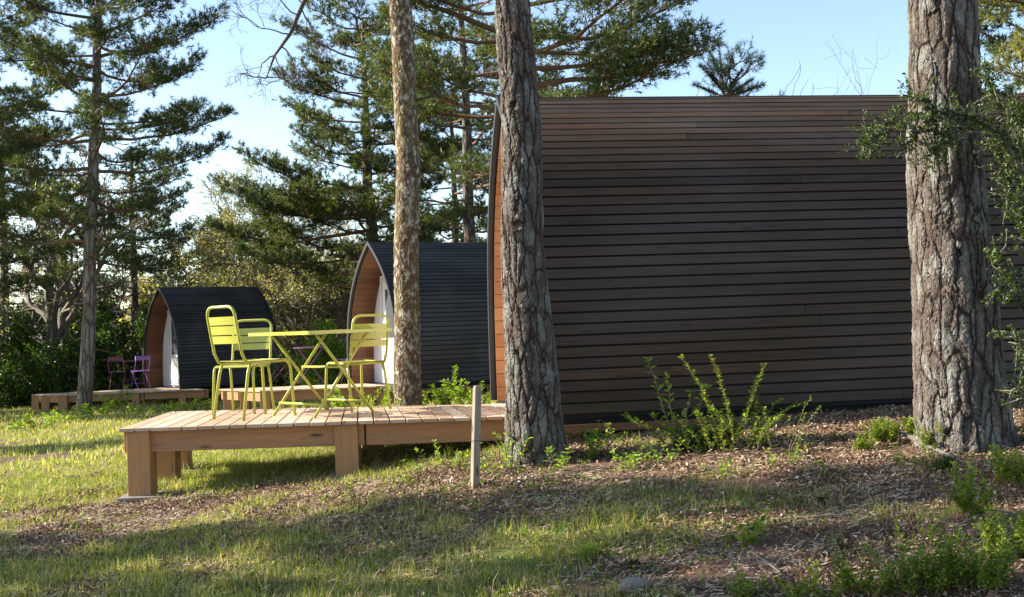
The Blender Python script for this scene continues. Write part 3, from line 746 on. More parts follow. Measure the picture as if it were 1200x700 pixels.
def make_pine(name, loc, h, first, Rmax, nlimb, r0, seed, label, mat='needle', lean=(0, 0), dens=1.0, nn=13, L=.12, w=.013, group='pine trees around the cabins', droop=.25, extra=None, arc=None, bark='barkfar', topr=.5, dead=0):
    t = empty(name, loc, 0, label, 'tree', group)
    zs = np.linspace(0, h, 12); r = np.random.default_rng(seed + 900)
    wob = np.cumsum(r.normal(size=(12, 2)) * .03, 0); wob[0] = 0
    nb = NB(); nb.tube(np.stack([lean[0] * zs / h + wob[:, 0], lean[1] * zs / h + wob[:, 1], zs - .1], 1), r0 * (1 - .78 * (zs / h) ** 1.1), 14)
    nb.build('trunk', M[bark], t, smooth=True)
    nbB = NB(); P, D = pine_parts(nbB, None, h, first, Rmax, nlimb, seed, lean=lean, dens=dens, droop=droop, arc=arc, topr=topr)
    if extra:
        P2, D2 = pine_parts(nbB, None, h, first, Rmax, 0, seed + 5, lean=lean, dens=dens, droop=droop, limbs_only=extra); P = np.concatenate([P, P2]); D = np.concatenate([D, D2])
    for k in range(dead):   # bare dead limbs under the crown
        z0 = first * r.uniform(.45, 1.1); a = r.random() * 6.28; ln = r.uniform(.5, 1.8)
        pts = [np.array([lean[0] * z0 / h, lean[1] * z0 / h, z0])]; d = np.array([math.cos(a), math.sin(a), r.uniform(-.3, .1)])
        for q in range(5): d = norm(d + r.normal(size=3) * .22); pts.append(pts[-1] + d * ln / 5)
        nbB.tube(pts, np.linspace(.022, .005, 6), 4, caps=False)
    nbB.build('branches', M['limb'], t, smooth=True)
    nb = NB(); needles(nb, P, D, nn, L, w, r=np.random.default_rng(seed)); nb.build('crown', M[mat], t)
    return t

#PINEBG
# --- the two near trunks and the lichened oak
X2, Y2 = .17, 7.5
def near_pine(label, pts, rads, seed, knots, crown_first, lean, h, nseg=220):
    g_ = pts[0][2]; t = empty('pine_tree', (pts[0][0], pts[0][1], g_), 0, label, 'tree', 'pine trees around the cabins')
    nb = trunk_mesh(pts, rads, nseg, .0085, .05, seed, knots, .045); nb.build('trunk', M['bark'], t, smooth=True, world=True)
    top = pts[-1]
    nb = NB(); nb.tube([(top[0], top[1], top[2] - .05), (top[0] + .05, top[1], top[2] + 2), (top[0] + lean, top[1], h)], [rads[-1], rads[-1] * .75, .04], 12)
    nb.build('upper_trunk', M['barkfar'], t, smooth=True, world=True)
    nbB = NB(); P, D = pine_parts(nbB, None, h - g_, crown_first, 2.6, 26, seed, lean=(lean, 0), dens=.8)
    nbB.build('branches', M['limb'], t, smooth=True)
    nb = NB(); needles(nb, P, D, 10, .13, .016); nb.build('crown', M['needle'], t)
g2 = gz(X2, 7.5) - .08
tp = at(599, 0, 7.5); mp_ = at(614, 300, 7.5); bp = at(634, 545, 7.5); lp = at(627, 460, 7.5)
near_pine('furrowed pine trunk in the middle rising beside the grey stake', [(bp[0], 7.5, g2), (lp[0], 7.5, lp[2]), (mp_[0], 7.5, mp_[2]), (tp[0], 7.5, tp[2]), (tp[0] - .05, 7.5, 5.2)],
          [.208, .180, .146, .119, .10], 3, [(1.95, R(-100), .06, .03), (2.75, R(-110), .05, .03), (1.1, R(-120), .05, .02), (3.2, R(-80), .06, .03)], 7.0, .3, 13)
tp = at(1101, 0, 6.5); mp_ = at(1118, 300, 6.5); bp = at(1130, 510, 6.5); lp = at(1123, 400, 6.5)
near_pine('thickest pine trunk at the right edge, pale bark plates and round knots', [(bp[0], 6.5, gz(bp[0], 6.5) - .1), (lp[0], 6.5, lp[2]), (mp_[0], 6.5, mp_[2]), (tp[0], 6.5, tp[2]), (tp[0] - .03, 6.5, 5.0)],
          [.262, .240, .221, .187, .16], 8, [(at(1, 255, 6.5)[2] + .0, R(-112), .05, .035), (at(1, 340, 6.5)[2], R(-100), .06, .04), (at(1, 35, 6.5)[2] - .08, R(-120), .05, .03), (1.75, R(-75), .06, .03)], 7.0, -.2, 14, 260)

def branchy(nb, p, d, L, r0, depth, r, up=.05, wig=.25, nch=3, minr=.002, tips=None, nseg=5):
    n = 6; pts = [np.array(p, float)]; d = norm(np.array(d, float))
    for i in range(n): d = norm(d + r.normal(size=3) * wig * .5 + np.array([0, 0, up])); pts.append(pts[-1] + d * L / n)
    rad = np.linspace(r0, max(r0 * .45, minr), n + 1); nb.tube(pts, rad, nseg if depth > 1 else 3, caps=False)
    if tips is not None and depth <= 1: tips.append(np.array(pts[2:]))
    if depth <= 0: return
    for k in range(nch + (r.random() < .5)):
        u = r.uniform(.35, 1.0) if k else 1.0; q = u * n; i = min(int(q), n - 1)
        b = pts[i] + (pts[i + 1] - pts[i]) * (q - i)
        ax = norm(r.normal(size=3)); nd = norm(d + ax * r.uniform(.5, 1.05))
        branchy(nb, b, nd, L * r.uniform(.5, .78), max(r0 * .48, minr), depth - 1, r, up, wig, nch, minr, tips, max(3, nseg - 1))

# lichened oak
r = np.random.default_rng(5)
bp = at(478, 478, 11.3); tp = at(469, 0, 11.3); g_ = gz(bp[0], 11.3) - .05
t = empty('oak_tree', (bp[0], 11.3, g_), 0, 'slim trunk crusted with pale lichen and moss, rising behind the near deck', 'tree')
mpt = at(474, 130, 11.3); mq = at(479, 300, 11.3)
trunk_mesh([(bp[0], 11.3, g_), (mq[0], 11.3, mq[2]), (mpt[0], 11.3, mpt[2]), (tp[0], 11.3, tp[2]), (tp[0] + .05, 11.3, 5.4)], [.142, .127, .119, .114, .10], 110, .012, .03, 2, [(2.9, R(-60), .06, .03), (3.6, R(-130), .05, .02)], .10).build('trunk', M['oakbark'], t, smooth=True, world=True)
nb = NB()
def rel(*q): return np.array(q)
nb.tube([(tp[0] + .05, 11.3, 5.35), (tp[0] - .15, 11.2, 6.2), (tp[0] + .1, 11.3, 7.6)], [.11, .09, .05], 8)
for (a, z, L_) in ((.3, 5.6, 1.6), (2.2, 6.0, 1.5), (1.0, 6.4, 1.6), (-.6, 6.6, 1.5), (3.6, 6.9, 1.4), (5.0, 7.2, 1.4), (-.1, 7.0, 1.7)):
    branchy(nb, (tp[0], 11.3, z), (math.cos(a), math.sin(a) * .7, .45), L_, .045, 4, r, .03, .3, 3)
# drooping limb into the sky at the upper left
b0 = (tp[0] - .05, 11.25, 5.3); pl = [b0, (tp[0] - .5, 11.2, 5.35), at(378, -40, 11.1), at(355, 5, 11.05), at(340, 40, 11.0), at(322, 65, 11.0), at(312, 92, 11.0)]
nb.tube(pl, [.05, .04, .03, .024, .02, .013, .006], 6)
for i, (q, dr, L_) in enumerate([(at(355, 5, 11.05), (-.6, 0, .5), .35), (at(352, 10, 11.05), (.5, .1, -.6), .3), (at(340, 40, 11.), (-.9, .1, .2), .42), (at(343, 30, 11.), (.4, -.1, -.8), .35), (at(322, 65, 11.), (-.8, 0, -.1), .32), (at(322, 65, 11.), (.2, .1, -.8), .28), (at(312, 92, 11.), (-.7, .1, -.2), .25), (at(330, 55, 11.), (.7, 0, -.5), .28), (at(350, 18, 11.), (-1, 0, .1), .5), (at(312, 90, 11.), (.6, 0, -.3), .3), (at(360, -10, 11.), (-1, 0, -.1), .5), (at(360, -10, 11.), (-.5, 0, .6), .5)]):
    branchy(nb, q, dr, L_, .0085, 3, r, .02, .55, 3, .0018)
# small twigs on the trunk to the right
q = at(486, 118, 11.25)
nb.tube([q, at(510, 112, 11.2), at(530, 100, 11.2), at(556, 100, 11.2)], [.018, .012, .008, .005], 5)
for (qq, dr) in ((at(487, 118, 11.2), (.1, 0, 1)), (at(505, 112, 11.2), (.2, 0, 1)), (at(530, 100, 11.2), (.3, 0, 1)), (at(520, 104, 11.2), (-.2, 0, 1)), (at(548, 100, 11.2), (1, 0, .1)), (at(540, 100, 11.2), (1, .2, -.4))):
    branchy(nb, qq, dr, .26, .007, 2, r, .05, .4, 3, .002)
nb.build('branches', M['darktwig'], t, smooth=True, world=True)

# ---------------------------------------------------------------- pines seen in the picture
def gl(x, y): return (x, y, gz(x, y))
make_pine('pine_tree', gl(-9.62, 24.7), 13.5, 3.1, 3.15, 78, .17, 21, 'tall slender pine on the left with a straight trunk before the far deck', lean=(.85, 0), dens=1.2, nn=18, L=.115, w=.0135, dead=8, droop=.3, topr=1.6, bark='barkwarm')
make_pine('pine_tree', gl(-14.4, 27), 13, 3.0, 4.4, 50, .22, 22, 'pine at the far left edge with dense drooping boughs', lean=(.4, 0), dens=1.1, nn=16, w=.015, topr=1.6, dead=5)
make_pine('pine_tree', gl(-16.6, 29.0), 13, 2.8, 4.4, 50, .24, 23, 'pine behind the slender left pine, boughs hanging over the dark bushes', 'needleblue', dens=1.0, nn=11, w=.024, topr=1.5)
make_pine('pine_tree', gl(-3.9, 31.0), 10.4, 2.6, 3.15, 72, .24, 24, 'broad pine standing behind the middle cabin', dens=1.2, nn=16, w=.017, droop=.2, topr=1.9, extra=[(4.4, R(182), 4.3), (4.0, R(178), 3.9), (5.2, R(175), 3.6), (4.7, R(190), 4.1), (5.6, R(185), 3.3), (3.7, R(184), 3.6), (4.9, R(170), 3.9)])
make_pine('pine_tree', gl(-.9, 28.0), 11.5, 2.6, 3.2, 44, .2, 25, 'pine behind the middle cabin, seen between the two central trunks', 'needle', dens=1.1, nn=12, w=.022, topr=1.6)
make_pine('pine_tree', gl(.12, 15.2), 9.5, 3.1, 2.7, 46, .15, 26, 'pine whose long boughs reach over the ridge of the large cabin', dens=1.5, nn=16, L=.085, w=.012, topr=1.5,
          extra=[(4.35, R(-6), 2.75), (3.9, R(4), 2.2), (4.9, R(12), 2.2), (4.6, R(-20), 2.3), (5.1, R(2), 2.6), (5.5, R(-12), 1.9), (4.0, R(176), 1.9), (4.6, R(170), 1.9), (5.0, R(190), 1.7)], droop=.15, arc=(80, 280))
# small young pine: leader above the ridge
t = make_pine('young_pine', gl(2.92, 14.0), 4.15, .8, 1.25, 24, .05, 27, 'young bluish pine whose leading shoots poke above the cabin ridge', 'needleblue', dens=1.3, nn=22, L=.075, w=.006, droop=-.6, topr=0)
# leader star of shoots
r = np.random.default_rng(77); zt = at(849, 52, 14.0)[2]; bx = at(849, 100, 14)[0]
nb = NB(); nbs = NB(); P = []; D = []
for (px, py, qx, qy) in ((850, 120, 842, 52), (850, 100, 832, 62), (850, 104, 858, 66), (850, 108, 822, 78), (851, 108, 868, 84), (851, 113, 893, 100), (849, 113, 815, 100), (852, 112, 880, 94), (850, 112, 835, 88), (850, 112, 862, 98)):
    a, b = np.array(at(px, py, 14)), np.array(at(qx, qy, 14 + r.uniform(-.3, .3))); nbs.tube([a, (a + b) / 2 + [0, 0, -.02], b], [.012, .009, .005], 5)
    k = 26; u = np.linspace(.2, 1, k)[:, None]; P.append(a + (b - a) * u); D.append(np.repeat(norm(b - a)[None], k, 0))
needles(nb, np.concatenate(P), np.concatenate(D), 12, .075, .007, .7, .03, r)
nb.build('leading_shoots', M['needleblue'], t, world=True); nbs.build('shoot_stems', M['limb'], t, world=True)
# right edge pine
make_pine('pine_tree', gl(9.2, 16.5), 11, 3.5, 3.4, 46, .2, 28, 'sunlit pine at the top right corner beside the thick trunk', 'needlebg', dens=1.4, nn=15, L=.10, w=.015, arc=(120, 240))

# ---------------------------------------------------------------- bare trees
def make_bare(name, loc, h, r0, seed, label, depth=4, nmain=7, leafn=0, leaf='budleaf', group='leafless trees', spread=.8, minr=.004, twigmat='twig', leafsize=.065, lw=3):
    t = empty(name, loc, 0, label, 'tree', group); r = np.random.default_rng(seed)
    nb = NB(); zs = np.linspace(-.1, h * .55, 6); w_ = np.cumsum(r.normal(size=(6, 2)) * .07 * h / 5, 0); w_[0] = 0
    tr = np.stack([w_[:, 0], w_[:, 1], zs], 1); nb.tube(tr, np.linspace(r0, r0 * .55, 6), 9); nb.build('trunk', M[twigmat], t, smooth=True)
    nb = NB(); tips = []
    for k in range(nmain):
        i = 2 + k % 4; a = k * 2.4 + r.normal() * .4
        branchy(nb, tr[i], (math.cos(a) * spread, math.sin(a) * spread, .55 + .2 * r.random()), h * r.uniform(.28, .42), r0 * .5, depth, r, .03, .45, 3, minr, tips)
    nb.build('branches', M[twigmat], t, smooth=True)
    if leafn:
        tp_ = np.concatenate(tips); idx = r.integers(0, len(tp_), leafn); P = tp_[idx] + r.normal(size=(leafn, 3)) * .07
        nb = NB(); leaves(nb, P, leafsize * (.6 + .8 * r.random(leafn)), upbias=.3, aspect=.6, r=r); nb.build('crown', M[leaf], t)
    return t
make_bare('bare_oak', gl(-5.9, 34.6), 5.6, .13, 41, 'crooked leafless oak between the two black cabins', 4, 9, 12000, minr=.006, spread=1.0)
make_bare('bare_oak', gl(-7.0, 36.5), 5.8, .12, 42, 'leafless oak with drooping limbs just left of the middle cabin', 4, 8, 9000, minr=.006)
make_bare('bare_oak', gl(-8.0, 36), 6.2, .14, 43, 'leafless grey oak rising behind the small far cabin', 4, 8, 14000, minr=.008)
make_bare('bare_oak', gl(-13.6, 33), 7, .24, 44, 'dark mossy leafless oak at the left edge behind the hedge', 3, 8, 2500, minr=.008)
make_bare('bare_oak', gl(-12.9, 31), 6.5, .2, 45, 'twisted dark oak trunk left of the slender pine', 3, 7, 2000, minr=.008)
make_bare('bare_sapling', gl(2.15, 12.6), 3.75, .03, 46, 'dead forked sapling poking over the cabin ridge left of the young pine', 2, 5, 0, group=None, minr=.003)
make_bare('bare_sapling', gl(3.55, 13.0), 3.5, .03, 47, 'twisted bare sapling poking over the cabin ridge right of the young pine', 2, 5, 0, group=None, minr=.003)
make_bare('bare_sapling', gl(4.75, 15.0), 3.9, .03, 48, 'fine-twigged bare sapling over the ridge just left of the thick trunk', 3, 6, 0, group=None, minr=.002)

bgp = make_pine('pine_tree', gl(-17.2, 37.5), 9.5, 1.6, 3.6, 44, .2, 33, 'dark pine behind the left edge thicket', 'needleblue', dens=.9, nn=10, w=.034, L=.16, topr=1.6, group='pine trees on the far side of the clearing')
for i, (x, y, s_, lb) in enumerate([(-14.0, 41, .95, 'distant pine seen left of the slender trunk'), (-21, 27, 1.1, 'distant pine cut by the left edge'), (-11.4, 47, .7, 'distant pine above and left of the small far cabin'), (-1.9, 38, 1.0, 'distant pine behind the middle cabin, right of the lichened trunk'), (1.5, 34, 1.0, 'distant pine hidden behind the large cabin, left part'), (13, 26, 1.1, 'distant pine at the right edge behind the large cabin')]):
    copy_tree(bgp, gl(x, y), i * 1.3, (s_, s_, s_), lb)
# ---------------------------------------------------------------- bushes
def make_bush(name, loc, dims, n, size, seed, label, mat='hedge', group='bushes behind the cabins', cat='bush', clumps=26, lo=.0, stems=12):
    t = empty(name, loc, 0, label, cat, group); r = np.random.default_rng(seed)
    c = r.normal(size=(clumps, 3)); c /= np.linalg.norm(c, axis=1)[:, None]; c *= (r.random(clumps) ** .4)[:, None]; c[:, 2] = np.abs(c[:, 2]) if lo == 0 else c[:, 2]
    cs = r.uniform(.13, .36, clumps)
    k = r.integers(0, clumps, n); d = norm(r.normal(size=(n, 3))) * (r.random(n) ** .5)[:, None] * cs[k][:, None]
    P = (c[k] * .85 + d) * np.array(dims) * [.5, .5, 1 if lo == 0 else .5]
    P = P[P[:, 2] > -.05] if lo == 0 else P
    nb = NB(); leaves(nb, P, size * (.6 + .8 * r.random(len(P))), upbias=.35, aspect=.55, r=r); nb.build('foliage', M[mat], t)
    nb = NB()
    for i in range(min(stems, clumps)):
        e = c[i] * .8 * np.array(dims) * [.5, .5, 1]; a = np.array([e[0] * .1, e[1] * .1, -.1]); md_ = (a + e) / 2 + r.normal(size=3) * .06 * dims[0]
        nb.tube([a, md_, e], [.03, .02, .006], 5, caps=False)
    nb.build('stems', M['twig'], t)
    return t
labs = ['dark box bush behind the far deck, at the left edge', 'dark box bush left of the slender pine trunk', 'dark box bush directly behind the slender pine trunk', 'dark box bush behind the purple chairs', 'low yellowish bush at the left edge in front of the dark ones']
for i, (x, y, dx, dz_, n, mt) in enumerate([(-14.6, 31.0, 4.4, 3.3, 12000, 'hedge'), (-12.9, 30.6, 3.6, 2.9, 12000, 'hedge'), (-11.6, 30.8, 3.0, 2.7, 9000, 'hedge'), (-10.5, 31.6, 3.0, 2.9, 9000, 'hedge'), (-15.4, 28.6, 2.2, 1.2, 4000, 'shrubdark')]):
    make_bush('box_bush', gl(x, y), (dx, 3.0, dz_), n, .10, 60 + i, labs[i], mt)
make_bush('green_bush', gl(-4.35, 25.5), (1.9, 1.6, 1.9), 9000, .07, 70, 'bright green bush seen under the green table, left of the middle cabin', 'boxleaf')
make_bush('green_bush', gl(-5.6, 27.0), (1.9, 1.6, 1.35), 7000, .07, 71, 'low green bush right of the small far cabin', 'shrubdark')
make_bush('green_bush', gl(-15.2, 38), (5, 4, 5.2), 12000, .13, 72, 'tall olive thicket behind the dark left bushes', 'hedge')
# thicket band closing the horizon
r = np.random.default_rng(99); proto = []
for k, (mt, dims, n, lb) in enumerate([('needlebg', (6, 5, 6.0), 14000, 'a'), ('budleaf', (6, 5, 5.2), 12000, 'b'), ('hedge', (5.5, 5, 4.6), 12000, 'c')]):
    proto.append((mt, dims, n))
spots = [(-8.4, 39, 1, 'nearer grey-brown crown just right of the small far cabin'), (-5.9, 38.5, 1, 'nearer grey-brown crown midway between the two black cabins'), (-10.2, 40, 0, 'pale olive tree behind the small far cabin'), (-7.2, 42, 1, 'grey-brown leafless crown above the small far cabin, to its right'), (-4.6, 43, 0, 'pale olive tree behind the gap between the black cabins'),
         (-13.2, 43, 1, 'grey-brown crown behind the slender left pine'), (-17.0, 44, 2, 'dark green tree behind the left edge thicket'), (-20.5, 41, 2, 'dark green tree outside the left edge of the clearing'),
         (-1.6, 44, 2, 'dark green tree behind the middle cabin'), (2.0, 42, 0, 'pale olive tree behind the large cabin, left part'), (6.2, 38, 2, 'dark green tree behind the large cabin, middle part'), (10.5, 36, 0, 'pale olive tree behind the large cabin, right part'), (15, 33, 2, 'dark green tree far to the right behind the thick trunk'),
         (-24.5, 37, 0, 'pale olive tree at the far left rim of the clearing'), (19.5, 30, 1, 'grey-brown crown at the far right rim of the clearing'), (-8.8, 48, 1, 'grey-brown treetop showing over the gap between cabins'), (-11.8, 50, 0, 'farthest pale treetop left of the small cabin ridge'), (-5.8, 52, 0, 'farthest pale treetop between the cabins')]
first = {}
for i, (x, y, k, lb) in enumerate(spots):
    mt, dims, n = proto[k]
    if k not in first:
        o = make_bush('broad_tree', gl(x, y), dims, n * 2, .14, 80 + k, lb, mt, 'trees closing off the clearing', 'tree', clumps=44, stems=30); first[k] = o
    else:
        o = copy_tree(first[k], gl(x, y), r.random() * 6.28, (1, 1, r.uniform(.8, 1.05)), lb)
# ---------------------------------------------------------------- pines outside the frame on the sun side (they cast the bands of shade)
ofs = [(-12.5, 9.6, 6.0, 1.0), (-15.5, 11.3, 5.2, .9), (-9.8, 8.0, 7.5, .85), (-19.0, 14.0, 5, 1.0), (-13.8, 13.8, 7.5, .9)]
o0 = make_pine('pine_tree', gl(-17.0, 9.4), 12.0, 4.8, .8, 60, .16, 91, 'pine outside the left edge, first to cast shade on the foreground', dens=1.0, nn=9, w=.05, L=.17)
for i, (x, y, s_) in enumerate([(-13.6, 7.7, .55), (-14.2, 6.75, 1.05), (-22, 18.8, 1.3), (-9.6, 5.2, .8)]):
    copy_tree(o0, gl(x, y), 1.3 * i + .5, (s_, s_, 1.0), ['thinnest pine outside the left edge, between two wider ones', 'pine outside the left edge, second closest to the camera', 'pine outside the left edge, farthest back', 'pine outside the left edge, closest to the camera'][i])

# ---------------------------------------------------------------- big evergreen shrub on the right
def shrub_right():
    base = (3.55, 6.15); g_ = gz(*base)
    t = empty('evergreen_shrub', (base[0], base[1], g_), 0, 'small-leaved evergreen shrub at the right edge, one branch crossing the thick trunk', 'shrub')
    r = np.random.default_rng(8); nb = NB(); P = []
    br = []
    B0 = (base[0], base[1], g_)
    D_ = 6.05
    main = [B0, at(1235, 400, 6.1), at(1225, 300, 6.1), at(1205, 215, 6.05), at(1175, 160, 6.0)]
    nb.tube(main, [.03, .026, .02, .016, .01], 6); br.append(main)
    for pth in ([at(1205, 215, 6.05), at(1160, 150, 6.), at(1120, 132, 5.95), at(1075, 135, 5.95), at(1040, 155, 5.95), at(1012, 168, 5.9)],
                [at(1160, 150, 6.), at(1115, 160, 5.95), at(1080, 150, 5.9), at(1062, 170, 5.9)],
                [at(1225, 300, 6.1), at(1195, 250, 6.1), at(1180, 210, 6.1), at(1165, 170, 6.1)],
                [at(1225, 300, 6.1), at(1200, 330, 6.1), at(1180, 330, 6.1), at(1165, 300, 6.15)],
                [at(1235, 400, 6.1), at(1205, 420, 6.1), at(1185, 390, 6.1)], [at(1235, 450, 6.1), at(1210, 470, 6.1), at(1190, 455, 6.1)],
                [at(1205, 215, 6.05), at(1190, 160, 6.2), at(1165, 110, 6.2), at(1158, 85, 6.2)], [at(1205, 215, 6.05), at(1200, 150, 6.1), at(1190, 120, 6.1)],
                [at(1225, 300, 6.1), at(1200, 270, 6.2), at(1178, 240, 6.2)], [at(1235, 380, 6.1), at(1210, 370, 6.2), at(1190, 350, 6.3)],
                [at(1130, 135, 5.95), at(1110, 170, 5.95), at(1085, 185, 5.95)], [at(1100, 132, 5.95), at(1085, 115, 5.9), at(1070, 120, 5.9)]):
        nb.tube(pth, np.linspace(.010, .003, len(pth)), 4, caps=False); br.append(pth)
    for pth in br:
        pth = np.array(pth); L_ = np.linalg.norm(np.diff(pth, axis=0), axis=1).sum(); k = int(L_ * 75)
        u = np.linspace(.12, 1, k) * (len(pth) - 1)
        if pth is br[0] or len(pth) == 5: u = u[u > 1.2]
        for q in u:
            i = min(int(q), len(pth) - 2); b = pth[i] + (pth[i + 1] - pth[i]) * (q - i)
            d = norm(norm(pth[i + 1] - pth[i]) * .6 + r.normal(size=3) * .8); ln = r.uniform(.06, .19)
            e = b + d * ln; nb.tube([b, (b + e) / 2 + r.normal(size=3) * .01, e], [.003, .0025, .0015], 3, caps=False)
            kk = int(ln / .0065); uu = r.random(kk)[:, None]; P.append(b + (e - b) * uu + r.normal(size=(kk, 3)) * .008)
    nb.build('stems', M['twig'], t, world=True)
    P = np.concatenate(P); nb = NB(); leaves(nb, P, .022 * (.6 + .7 * r.random(len(P))), upbias=.4, aspect=.6, r=r); nb.build('foliage', M['shrubdark'], t, world=True)
shrub_right()
# lone shoots on the big trunk
# ---------------------------------------------------------------- small plants
def make_plant(name, x, y, label, stems, leafmat='freshleaf', size=.035, step=.05, pair=True, cat='plant', group=None, aspect=.6, stemr=.004, dense=1, stemmat='stem', lo=.25):
    g_ = gz(x, y); t = empty(name, (x, y, g_), 0, label, cat, group)
    r = np.random.default_rng(int(abs(x * 131 + y * 977)) + 1); nb = NB(); nl = NB()
    for (ox, oy, dx, dy, h, bend) in stems:
        n = 7; s = np.linspace(0, 1, n); b = np.array([x + ox, y + oy, gz(x + ox, y + oy) - .01])
        pts = b + np.stack([dx * s ** (1.2), dy * s ** 1.2, h * (s - bend * s ** 3)], 1) + np.cumsum(r.normal(size=(n, 3)) * .006, 0) * [1, 1, 0]
        nb.tube(pts, np.linspace(stemr, stemr * .35, n), 5, caps=False)
        L_ = np.linalg.norm(np.diff(pts, axis=0), axis=1).sum(); k = max(3, int(L_ / (step * .75)))
        for u in np.linspace(lo, 1, k):
            c = np.array([np.interp(u, s, pts[:, j]) for j in range(3)]); m_ = (2 if pair else 1) * dense
            if u > .97: m_ += 3
            P = np.repeat(c[None], m_, 0) + r.normal(size=(m_, 3)) * (.004 if dense < 3 else size * .6); LS = 1.45 if dense < 3 else 1.15
            a = r.random() * 6.28 + np.arange(m_) * (math.pi if pair and m_ == 2 else 2.4)
            dd = np.stack([np.cos(a), np.sin(a), .5 + 0 * a], 1) * 1.6
            leaves(nl, P, size * LS * (.6 + .6 * r.random(m_)) * (1.1 - .25 * u), upbias=.65, aspect=aspect, r=r, dirs=dd, fold=.1)
    nb.build('stems', M[stemmat], t, world=True); nl.build('leaves', M[leafmat], t, world=True)
    return t
def rs(n, seed, sp, h0, h1, ls=.5, bend=.15):
    r = np.random.default_rng(seed); o = []
    for _ in range(n):
        a = r.random() * 6.28; q = sp * r.random() ** .5; h = r.uniform(h0, h1)
        o.append((q * math.cos(a), q * math.sin(a) * .7, h * ls * (r.normal() * .5 + math.cos(a) * .6), h * ls * (r.normal() * .4 + math.sin(a) * .4), h, bend * r.random()))
    return o
def gxy(px, py):
    """ground point seen at a photo pixel"""
    p = at(px, py, 1.0); sx, sz = p[0], p[2] - CAMZ
    D = 3.0
    while D < 45:
        if CAMZ + sz * D < gz(sx * D, D): break
        D += .04
    return sx * D, D
x, y = gxy(795, 528)
make_plant('leafy_sapling', x, y, 'reddish-stemmed sapling with pale opposite leaves against the brown cladding', [(-.02, 0, -.12, 0, .60, 0), (0, 0, -.05, .02, .48, 0), (.05, 0, .07, 0, .38, 0), (.07, .02, .16, .02, .40, 0), (-.04, 0, -.30, 0, .30, .2), (0, 0, -.2, -.05, .26, .1)], 'freshleaf', .042, .062, stemr=.006)
x, y = gxy(860, 530)
make_plant('wild_shrub', x, y, 'airy wild shrub with tiny yellow-green leaves right of the reddish sapling', rs(20, 3, .22, .14, .36, .9) + [(0, 0, -.30, 0, .62, 0), (.02, 0, -.12, .05, .64, .05), (.05, 0, .12, 0, .52, .1), (.1, 0, .2, 0, .4, .2), (-.05, 0, -.12, 0, .42, .1), (.06, 0, .40, 0, .42, .3), (0, 0, .2, 0, .55, 0)], 'boxleaf', .021, .032, dense=2, stemr=.003)
x, y = gxy(826, 532)
make_plant('dark_green_shrub', x, y, 'low dense dark green shrub at the foot of the wild shrub', rs(90, 4, .17, .08, .19, .4), 'shrubdark', .016, .013, dense=3, stemr=.002)
x, y = gxy(700, 535)
make_plant('bramble', x, y, 'arching bare bramble stems beside the middle trunk', [(-.05, 0, .18, 0, .33, .65), (0, 0, -.2, 0, .34, .6), (.1, 0, -.12, 0, .28, .5), (.05, .05, .25, .0, .30, .7), (0, 0, .02, .05, .26, .1)], 'freshleaf', .024, .06, stemr=.004)
